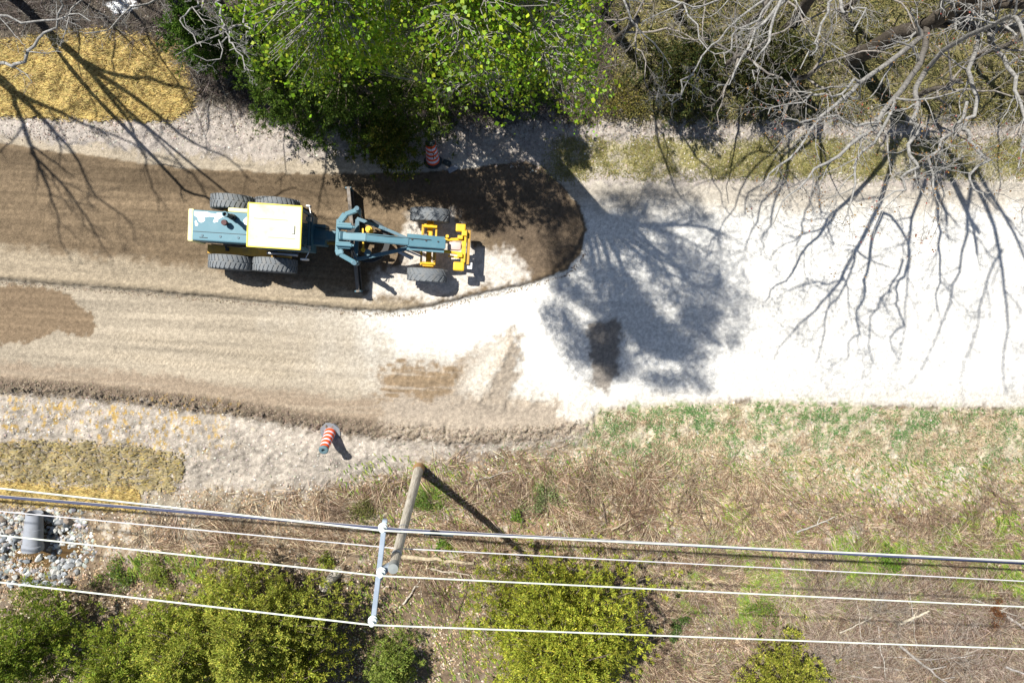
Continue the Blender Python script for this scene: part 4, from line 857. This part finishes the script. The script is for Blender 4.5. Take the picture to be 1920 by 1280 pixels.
part(MB().box((3.5, .3, .62), (.4, .08, .3), bev=.01).box((3.5, -.3, .62), (.4, .08, .3), bev=.01), 'blade_bracket', M_black)
# front axle
m_ = MB().bar((5.80, -.70, .66), (5.80, .72, .66), .16, .15, .02)
for dx in (-.22, .20): m_.bar((5.80+dx, -.62, .80), (5.80+dx, .64, .80), .055, .10, .01)
m_.box((5.80, .0, .85), (.34, .30, .35), bev=.03)
for s in (1, -1): m_.box((5.80, .60*s, .74), (.34, .10, .34), bev=.02).cyl((5.80, .62*s, .64), (5.80, .84*s, .64), .10, n=16).cyl((5.60, .56*s, .92), (6.02, .56*s, .92), .045, n=10)
part(m_, 'front_axle', M_yel)
part(MB().cyl((5.98, -.50, .96), (5.98, .10, .92), .045, n=12).cyl((5.62, .5, .96), (5.62, -.1, .92), .03, n=12), 'steering_cylinder', M_ochre, True)
# front frame with the scarifier block
m_ = MB().bar((6.25, .17, 1.12), (6.82, .22, 1.08), .085, .12, .015).bar((6.25, -.17, 1.12), (6.82, -.22, 1.08), .085, .12, .015)
m_.box((6.86, .02, .98), (.14, 1.0, .26), bev=.025).box((6.74, .27, 1.16), (.16, .12, .12), bev=.02).box((6.76, -.27, 1.14), (.16, .12, .12), bev=.02)
m_.box((6.74, .56, 1.06), (.30, .24, .20), bev=.04).box((6.86, .40, 1.12), (.16, .16, .12), bev=.02).bar((6.4, -.30, .98), (6.8, -.34, .98), .05, .05)
ff = part(m_, 'front_frame', M_yel)
MB().box((6.74, -.60, 1.02), (.34, .27, .18), bev=.05).build('weight_block', M_yel, ff)
m_ = MB()
for k in range(5): m_.box((6.98, -.38+.2*k, .70), (.07, .06, .5), bev=.01)
m_.box((7.0, .0, .95), (.10, 1.04, .12), bev=.015); m_.build('scarifier_teeth', M_ochre, ff)
MB().box((6.58, 0, 1.10), (.42, .26, .20), bev=.09).build('front_tank', paint('faded_pink_paint', (.55, .42, .38), (.7, .6, .55), .5, .5), ff, True)
part(MB().box((7.02, -.55, .88), (.26, .20, .04), bev=.01), 'front_step', M_white)
part(MB().cyl((6.35, .27, 1.14), (6.35, .27, 1.26), .05, n=12), 'filler_cap', M_yel, True)

# ================================================================== DRUMS
M_or = paint('drum_orange', (.85, .10, .02), (.5, .1, .03), .3, .5, scale=8)
M_ref = paint('reflective_white', (.72, .66, .78), (.55, .45, .55), .3, .4, scale=8)
M_base = paint('black_rubber', (.03, .045, .05), (.1, .09, .08), .5, .8, scale=9)
M_gbase = paint('grey_rubber', (.20, .22, .25), (.3, .28, .26), .5, .8, scale=9)
M_cap = paint('cap_grey', (.10, .17, .20), (.2, .2, .2), .4, .6, scale=9)
p = on_ground(812, 303)
d1 = empty('traffic_drum', p, label='orange and white striped traffic drum half under the cedar on the upper verge', cat='traffic drum', group='traffic drums')
d1.rotation_euler = (math.radians(-25), math.radians(-3), 0); d1.scale = (.72, .72, 1)
bands = 4; z = .06; hh = .86; zs = [z+hh*i/9 for i in range(10)]
def rad(z): return .285-.075*(z-.06)/hh
for i in range(9):
    mat = M_or if i % 2 == 0 else M_ref
    MB().lathe([(rad(zs[i])+.004, zs[i]), (rad(zs[i])+.012, zs[i]+.01), (rad(zs[i+1])+.012, zs[i+1]-.01), (rad(zs[i+1])+.004, zs[i+1])], 32).build('orange_band' if i % 2 == 0 else 'white_band', mat, d1, True)
MB().lathe([(.001, .0), (.40, .0), (.40, .05), (.30, .08), (.28, .10), (.001, .10)], 32).build('base', M_base, d1)
MB().lathe([(.205, .90), (.21, .93), (.15, .97), (.10, .98), (.001, .98)], 28).build('top', M_base, d1, True)
p = on_ground(620, 808)
d2 = empty('channelizer_tube', p, label='slim orange and white striped post on a grey octagonal base, leaning on the lower slope', cat='traffic post')
d2.rotation_euler = (math.radians(24), math.radians(-3), 0)
zs = [.08+.86*((i//2)*1.0+(.64 if i % 2 else 0))/4.64 for i in range(10)]
def rad2(z): return .175-.055*z
for i in range(9):
    MB().lathe([(rad2(zs[i])+.0, zs[i]), (rad2(zs[i])+.008, zs[i]+.008), (rad2(zs[i+1])+.008, zs[i+1]-.008), (rad2(zs[i+1]), zs[i+1])], 28).build('orange_band' if i % 2 == 0 else 'white_band', M_or if i % 2 == 0 else M_ref, d2, True)
MB().lathe([(.115, .93), (.145, .95), (.148, 1.01), (.12, 1.03), (.06, 1.03), (.055, .91)], 28, None, True).build('top_ring', M_cap, d2, True)
MB().lathe([(.001, .945), (.062, .945)], 20).build('hole', M_dark, d2)
m_ = MB(); m_.prism([(.33*math.cos(a), .33*math.sin(a)) for a in np.linspace(math.pi/8, 2*math.pi+math.pi/8, 8, endpoint=False)], -.02, .05); m_.lathe([(.20, .05), (.17, .09), (.14, .095)], 24)
m_.build('base', M_gbase, d2)
# small grey slabs beside the drum
for i, (u, v, a, sx, lab) in enumerate(((849, 317, .5, .34, 'flat grey sandbag lying on the verge nearest the gravel edge right of the striped drum'), (838, 306, -.4, .26, 'small dark sandbag just right of the striped drum'))):
    p = on_ground(u, v); MB().box((0, 0, .045), (sx, .17, .09), bev=.035).build('sandbag', M_conc if i == 0 else M_base, None, True, label=lab, cat='sandbag').matrix_world = Matrix.Translation(p) @ Matrix.Rotation(a, 4, 'Z')

# ================================================================== UTILITY POLE AND WIRES
def m_wood():
    m, t, b = node_mat('weathered_wood'); N = t.nodes; L = t.links; tc = N.new('ShaderNodeTexCoord'); mp = N.new('ShaderNodeMapping'); mp.inputs['Scale'].default_value = (14, 14, .8); L.new(tc.outputs['Object'], mp.inputs[0])
    a = N.new('ShaderNodeTexNoise'); a.inputs['Scale'].default_value = 2.5; a.inputs['Detail'].default_value = 8; L.new(mp.outputs[0], a.inputs['Vector'])
    r = N.new('ShaderNodeValToRGB'); r.color_ramp.elements[0].position = .3; r.color_ramp.elements[0].color = (.30, .26, .21, 1); r.color_ramp.elements[1].position = .7; r.color_ramp.elements[1].color = (.66, .62, .54, 1)
    L.new(a.outputs[0], r.inputs[0]); L.new(r.outputs[0], b.inputs['Base Color']); b.inputs['Roughness'].default_value = .9
    bp = N.new('ShaderNodeBump'); bp.inputs['Strength'].default_value = .6; bp.inputs['Distance'].default_value = .02; L.new(a.outputs[0], bp.inputs['Height']); L.new(bp.outputs[0], b.inputs['Normal']); return m
M_wood = m_wood(); M_galv = paint('galvanised', (.30, .36, .44), (.5, .55, .6), .4, .45, metal=.35, scale=5); M_por = paint('porcelain', (.80, .86, .84), (.6, .65, .65), .2, .25, spec=.6)
M_wire = paint('bare_wire', (.60, .64, .56), (.6, .6, .55), .2, .4, spec=.5, bump=0); M_cable = paint('cable_sheath', (.05, .06, .12), (.08, .09, .15), .5, .7, scale=2, bump=0); M_neut = paint('neutral_wire', (.55, .55, .58), (.3, .3, .32), .4, .4, scale=2, bump=0)
pb = on_ground(786, 876); pole = empty('utility_pole', pb, label='weathered wooden utility pole with a metal crossarm', cat='utility pole')
PZ = 8.35; hT = PZ-pb.z
MB().lathe([(.18, -.4), (.168, 0), (.148, 1.2), (.120, 4), (.098, hT-.1), (.092, hT), (.001, hT+.01)], 24).build('pole_shaft', M_wood, pole, True)
MB().lathe([(.114, hT-.75), (.114, hT-.65)], 24).lathe([(.124, hT-2.4), (.124, hT-2.36)], 24).build('band', M_galv, pole)
MB().lathe([(.104, hT-.20), (.104, hT+.03), (.001, hT+.05)], 24).build('pole_cap', paint('cap_grey_wood', (.22, .24, .24), (.36, .34, .30), .6, .8), pole, True)
MB().lathe([(.197, -.4), (.190, .02), (.178, .55), (.170, .56)], 24).build('butt', paint('rusty_wood', (.34, .20, .09), (.45, .38, .28), .6, .8), pole, True)
CZ = PZ-.15
A = P(722, 973, CZ)-pb; Bx = P(700, 1162, CZ)-pb; wq = lambda v: Vector((v.x, v.y, v.z))
ca = MB().bar(A, Bx, .10, .12, .008).build('crossarm', M_galv, pole)
mid = (A+Bx)/2
MB().bar(A*.35+Bx*.65+Vector((0, 0, -.08)), Vector((0, 0, hT-.45)), .03, .05).bar(P(716, 1068, CZ)-pb, Vector((0, 0, hT-.25)), .12, .16, .01).build('brace', M_galv, pole)
ins = []
for (u, v) in ((719, 985), (716, 1068), (700, 1158)):
    q0 = P(u, v, CZ+.05)-pb; ins.append(pb+q0+Vector((0, 0, .30)))
    MB().lathe([(.02, 0), (.02, .06), (.085, .07), (.095, .10), (.05, .13), (.08, .15), (.085, .18), (.045, .21), (.055, .24), (.05, .29), (.001, .30)], 20, Matrix.Translation(q0)).build('insulator', M_por, pole, True)
def wire(name, label, pts, r, mat, sag=.0, group=None):
    """pts: (u, v, z); drawn with the drop of the span between supports"""
    w = []
    for i in range(len(pts)-1):
        a = pts[i]; b = pts[i+1]; n = 40
        for k in range(n+(i == len(pts)-2)):
            t = k/n; p = a*(1-t)+b*t; w.append(p)
    V, F, R_ = tubes([(np.array(w), np.full(len(w), r))], 8); o = npmesh(name, V, F, mat, smooth=True); return tag(o, label, 'wire', group)
def ext(a, b, k): return a+(b-a)*k
def span(mid_pt, L0, R0, zl, zr):
    l = P(*L0, zl); r = P(*R0, zr); return [ext(mid_pt, l, 2.2), l, mid_pt, r, ext(mid_pt, r, 1.9)]
gw = 'bare wires on the crossarm'
zt = CZ+.35
wire('power_line', 'bright bare wire on the crossarm insulator nearest the road', span(ins[0], (0, 915), (1920, 1051), 7.9, 7.7), .0185, M_wire, group=gw)
wire('power_line', 'bright bare wire on the middle insulator over the pole top', span(ins[1], (0, 1003), (1920, 1137), 7.9, 7.7), .017, M_wire, group=gw)
wire('power_line', 'bright bare wire on the outermost insulator, lowest in the photo', span(ins[2], (0, 1091), (1920, 1216), 7.9, 7.7), .0175, M_wire, group=gw)
def side_pt(z): return Vector((pb.x, pb.y, z))
k1 = P(752, 993, 6.3); wire('telephone_cable', 'thick dark blue cable close below the uppermost bright wire', span(k1, (0, 931), (1920, 1056), 6.0, 5.8), .030, M_cable)
k1b = P(752, 990, 6.35); wire('messenger_strand', 'thin pale strand running beside the thick dark cable', [p+Vector((0, .05, .04)) for p in span(k1, (0, 931), (1920, 1056), 6.0, 5.8)], .004, M_neut)
k2 = P(738, 1027, 7.2); wire('neutral_wire', 'thin grey wire between the dark cable and the middle bright wire', span(k2, (0, 958), (1920, 1089), 6.9, 6.7), .013, M_neut)
# splice case on the cable
a = P(795, 998, 6.26); b_ = P(850, 1002, 6.24)
MB().cyl(a, b_, .055, n=14).build('splice_case', M_base, None, True, label='dark splice case hanging on the thick cable just right of the pole', cat='splice case')

# ================================================================== LOGS, STUMP, STICKS
M_log = attr_mat('log_wood', .9, .5, 30, var=.35, vscale=10)
def stick(label, a, b, r, col=(.42, .37, .30), seed=0, name='fallen_branch', cat='branch', forks=2):
    rng = np.random.default_rng(seed+500); pa = np.array(on_ground(*a))+[0, 0, r+.02]; pb_ = np.array(on_ground(*b))+[0, 0, r+.05]
    n = 9; t = np.linspace(0, 1, n)[:, None]; p = pa*(1-t)+pb_*t; L = np.linalg.norm(pb_-pa); p[:, 2] += .09 if a[0] > 1000 else .04; p[1:-1] += rng.normal(size=(n-2, 3))*L*.012+[0, 0, .02]
    r = r*1.15; ln = [(p, np.linspace(r, r*.55, n))]; d = (pb_-pa)/L
    for k in range(forks):
        i = rng.integers(3, n-1); s = np.array([-d[1], d[0], .15])*rng.choice([-1, 1]); e = p[i]+(d*.5+s*.6)*L*(.15+.15*rng.random()); ln.append(([p[i], (p[i]+e)/2+rng.normal(size=3)*.01, e], [r*.5, r*.4, r*.25]))
    V, F, Rr = tubes(ln, 8); base = pa.copy(); o = npmesh(name, V-base, F, M_log, col=np.tile(col, (len(V), 1))*.82, smooth=True); o.location = base; return tag(o, label, cat, 'sticks and logs on the lower slope')
stick('straight pale log lying just right of the pole foot shadow, below the thin grey wire', (748, 1040), (888, 1052), .07, (.48, .40, .28), 1, 'fallen_log', 'log', 0)
stick('thin pale stick below the straight pale log', (800, 1062), (880, 1075), .03, (.46, .40, .32), 2)
stick('crooked pale branch beneath the pole top, above the lowest wire', (756, 1130), (788, 1085), .03, (.5, .45, .38), 3)
stick('dark upright thin branch left of the broad cedar', (852, 1165), (880, 1080), .018, (.16, .12, .09), 4)
stick('pale stick lying left, between the sparse straw blanket and the pole', (360, 985), (450, 965), .02, (.45, .38, .28), 5)
stick('long pale stick right of the narrow straw blanket', (545, 1018), (650, 1030), .03, (.42, .34, .22), 6)
stick('tan stick pair member left, under the uppermost wires right of the pole', (1145, 990), (1180, 970), .03, (.46, .38, .27), 7)
stick('tan stick pair member right, longer, under the uppermost wires', (1160, 998), (1205, 975), .03, (.46, .38, .27), 8)
stick('curved grey branch in the middle of the dry slope', (1490, 995), (1560, 965), .028, (.42, .40, .36), 9)
stick('pale thick branch at the right below the second lowest wire', (1680, 1165), (1735, 1140), .05, (.55, .49, .38), 10)
stick('thin pale stick crossing toward the thick branch', (1570, 1182), (1630, 1152), .025, (.5, .45, .37), 11)
stick('upright thin pale stick crossing the lowest wire at the right', (1600, 1115), (1617, 1230), .018, (.52, .48, .42), 12)
stick('grey branch lying near the bottom right, left of the corner', (1680, 1205), (1770, 1275), .045, (.36, .33, .30), 13)
stick('horizontal grey stick in the grey twig tangle', (1632, 1245), (1690, 1250), .028, (.5, .47, .42), 14)
stick('vertical pale stick in the grey twig tangle', (1643, 1170), (1655, 1268), .022, (.5, .47, .42), 15)
stick('long thin horizontal pale stem in the lower right corner', (1650, 1228), (1880, 1228), .016, (.46, .43, .4), 16)
stick('thick grey branch at the right edge near the reddish brush', (1880, 1150), (1925, 1180), .05, (.45, .41, .37), 17)
stick('grey branch cut by the bottom right corner', (1878, 1245), (1930, 1262), .04, (.38, .35, .33), 18)
stick('small dark stick crossing the brown brush right of the pale soil', (1128, 940), (1135, 980), .02, (.14, .11, .09), 19)
stick('long tan stem lying in the brown brush', (1440, 900), (1560, 1010), .014, (.40, .32, .22), 20)
for i, (a_s, b_s, rr_, lb) in enumerate([
    ((1700, 1100), (1710, 1215), .02, 'upright pale stem right of the thick pale branch'), ((1560, 1215), (1650, 1190), .02, 'thin whitish stick just above the lowest wire at the right'),
    ((1760, 1235), (1850, 1205), .025, 'whitish stick slanting up below the lowest wire near the right edge'), ((1590, 1262), (1700, 1275), .025, 'whitish stick at the bottom edge right of the pale yellow cedar'),
    ((1820, 1120), (1900, 1150), .03, 'pale stick left of the reddish shrub at the right edge'), ((1740, 1180), (1830, 1170), .018, 'thin grey stick between the two lowest wires at the right'),
    ((1180, 905), (1262, 960), .02, 'long brown stick in the reddish brush below the green grass'), ((1290, 930), (1330, 1000), .018, 'dark thin stick right of the brown stick in the reddish brush'),
    ((1000, 1010), (1080, 985), .022, 'pale stick on the red-brown litter above the broad cedar'), ((890, 900), (960, 880), .02, 'thin pale stick right of the pole butt')]):
    stick(lb, a_s, b_s, rr_, (.38, .345, .30) if i not in (6, 7) else (.16, .11, .08), 40+i)
def bramble(label, u, v, r, h, seed, col):
    rng = np.random.default_rng(seed); p = on_ground(u, v); lines = []; tips = []
    for k in range(16):
        a = rng.uniform(0, 6.28); d = np.array([math.cos(a)*1.1, math.sin(a)*1.1, .9]); d /= np.linalg.norm(d); grow(lines, tips, rng.normal(size=3)*[.08, .08, 0], d, r*(.8+.6*rng.random()), .011, 2, rng, -.06, .16, 4, 6, .8, minr=.005)
    V, F, Rr = tubes(lines, 4); o = npmesh('bramble_bush', V, F, M_bark, col=np.array(col)*(.7+.6*rng.random((len(V), 1)))); o.location = p; tag(o, label, 'bush', 'leafless brambles on the slopes')
for i, (u, v, r_, c_, lb) in enumerate([
    (930, 925, .8, (.20, .14, .10), 'brown leafless bramble right of the pole shadow'), (1090, 905, .8, (.26, .19, .13), 'brown leafless bramble below the left end of the green grass'),
    (1180, 960, .9, (.20, .13, .09), 'dark brown bramble in the reddish brush'), (1290, 905, .9, (.30, .23, .16), 'tan bramble arching below the green grass'),
    (1420, 950, .8, (.24, .17, .12), 'brown bramble above the curved grey branch'), (1580, 960, .8, (.32, .25, .18), 'tan bramble just right of the curved grey branch'),
    (860, 985, .6, (.20, .13, .09), 'low brown bramble under the splice case'), (1740, 960, .8, (.28, .20, .14), 'brown bramble on the right part of the dry slope'),
    (1870, 930, .8, (.25, .17, .12), 'brown bramble at the right edge of the dry slope'), (1330, 1080, .8, (.22, .16, .12), 'brown bramble right of the broad cedar between the wires'),
    (1530, 1080, .8, (.24, .19, .15), 'grey brown bramble among the green weeds'), (1560, 1235, .9, (.30, .26, .22), 'grey bramble right of the pale yellow cedar'),
    (1760, 1215, 1.0, (.32, .28, .24), 'large grey bramble in the lower right corner'), (1650, 1150, .9, (.30, .26, .22), 'grey bramble left of the thick pale branch'),
    (1250, 1230, .7, (.16, .11, .08), 'dark bramble in the gap right of the broad cedar'), (830, 1120, .7, (.18, .12, .08), 'dark bramble left of the broad cedar'),
    (450, 1010, .6, (.22, .16, .11), 'low bramble between the grey wire and the middle bright wire'), (620, 960, .6, (.24, .18, .13), 'low bramble on the pale soil left of the pole'),
    (190, 1120, .7, (.14, .10, .07), 'dark bramble between the corner cedar and the riprap')]):
    bramble(lb, u, v, r_, r_*.6, 900+i, c_)
# hollow stump
p1 = on_ground(632, 1072); p2 = P(606, 1102, p1.z+.75); dv = p2-p1
st = empty('hollow_stump', p1, label='grey hollow stump leaning below the middle wire, left of the pole top', cat='stump'); mt = dv.to_track_quat('Z', 'Y').to_matrix().to_4x4(); Ls = dv.length
o = MB().lathe([(.20, -.1), (.165, .15), (.15, Ls*.6), (.155, Ls), (.11, Ls-.01), (.10, Ls-.25), (.09, .1)], 22, mt).build('trunk_wall', M_wood, st, True)
MB().cyl(mt @ Vector((0, 0, Ls-.28)), mt @ Vector((0, 0, Ls-.24)), .10).build('hollow_shade', M_dark, st)  # near-black disc stands in for the shade deep in the hollow
# shrubs: small leafy clumps
def shrub(label, u, v, r, h, seed, col, alt, n=900, size=.05):
    rng = np.random.default_rng(seed); p = on_ground(u, v); root = empty('shrub', p, label=label, cat='shrub', group='small shrubs')
    lines = []; tips = []
    for k in range(9):
        a = rng.uniform(0, 6.28); d = np.array([math.cos(a)*.8, math.sin(a)*.8, 1.0]); d /= np.linalg.norm(d); grow(lines, tips, np.zeros(3), d, h*(.7+.5*rng.random()), .01, 1, rng, .02, .2, 4, 4, .8)
    V, F, Rr = tubes(lines, 4); npmesh('stems', V, F, M_bark, root, np.tile([.17, .13, .1], (len(V), 1)))
    cc = rng.normal(size=(n, 3))*np.array([r*.45, r*.45, h*.25])+[0, 0, h*.55]; cl = rng.normal(size=(14, 3))*np.array([r*.5, r*.5, h*.25])+[0, 0, h*.6]; cc = cl[rng.integers(0, 14, n)]+(cc-[0, 0, h*.55])*.45
    V, F, c = cards(cc, size*(.6+.8*rng.random(n)), rng, pick(rng, n, col, .3, alt, .4), .7); npmesh('leaves', V, F, M_leaf, root, c)
gA, gB = (.10, .19, .03), (.20, .26, .04)
for i, a in enumerate([
    ('green shrub right of the riprap stones, darker side to the left', 225, 1072, .55, .5, gA, gB), ('light green shrub between the riprap and the bottom cedars', 300, 1075, .5, .5, gB, (.28, .33, .06)),
    ('small bright shrub just left of the stump', 615, 1048, .28, .35, (.16, .22, .03), (.3, .32, .05)), ('pale green rounded shrub on the soil edge right of the pole', 1015, 922, .5, .4, (.16, .22, .08), (.27, .31, .14)),
    ('tiny vivid green plant right of the pole shadow', 968, 965, .2, .3, (.13, .26, .03), (.2, .3, .04)), ('tiny vivid green plant beside the straight pale log', 832, 1018, .2, .2, (.14, .28, .03), (.2, .3, .04)),
    ('bright green shrub under the wires at the right', 1660, 1040, .5, .5, (.14, .26, .03), (.22, .33, .05)), ('rusty brown shrub near the right edge', 1862, 1145, .38, .35, (.20, .085, .04), (.28, .14, .06)),
    ('green bush in the pole shadow angle', 800, 935, .4, .3, (.10, .19, .03), (.18, .24, .05)), ('mossy bush left of the pole on the pale soil', 690, 950, .5, .25, (.15, .16, .05), (.22, .21, .08)),
    ('olive shrub at the upper verge right of the leafy tree', 1160, 190, .8, .7, (.16, .15, .03), (.24, .2, .05)), ('green weed clump left of the grey twig tangle', 1430, 1135, .5, .35, (.12, .20, .03), (.22, .26, .05)),
    ('dark green shrub at the foot of the broad cedar', 1265, 1165, .35, .4, (.07, .13, .03), (.12, .18, .04))]):
    shrub(a[0], a[1], a[2], a[3], a[4], 700+i, a[5], a[6], n=int(500+1400*a[3]))
print('objects', len(bpy.data.objects))
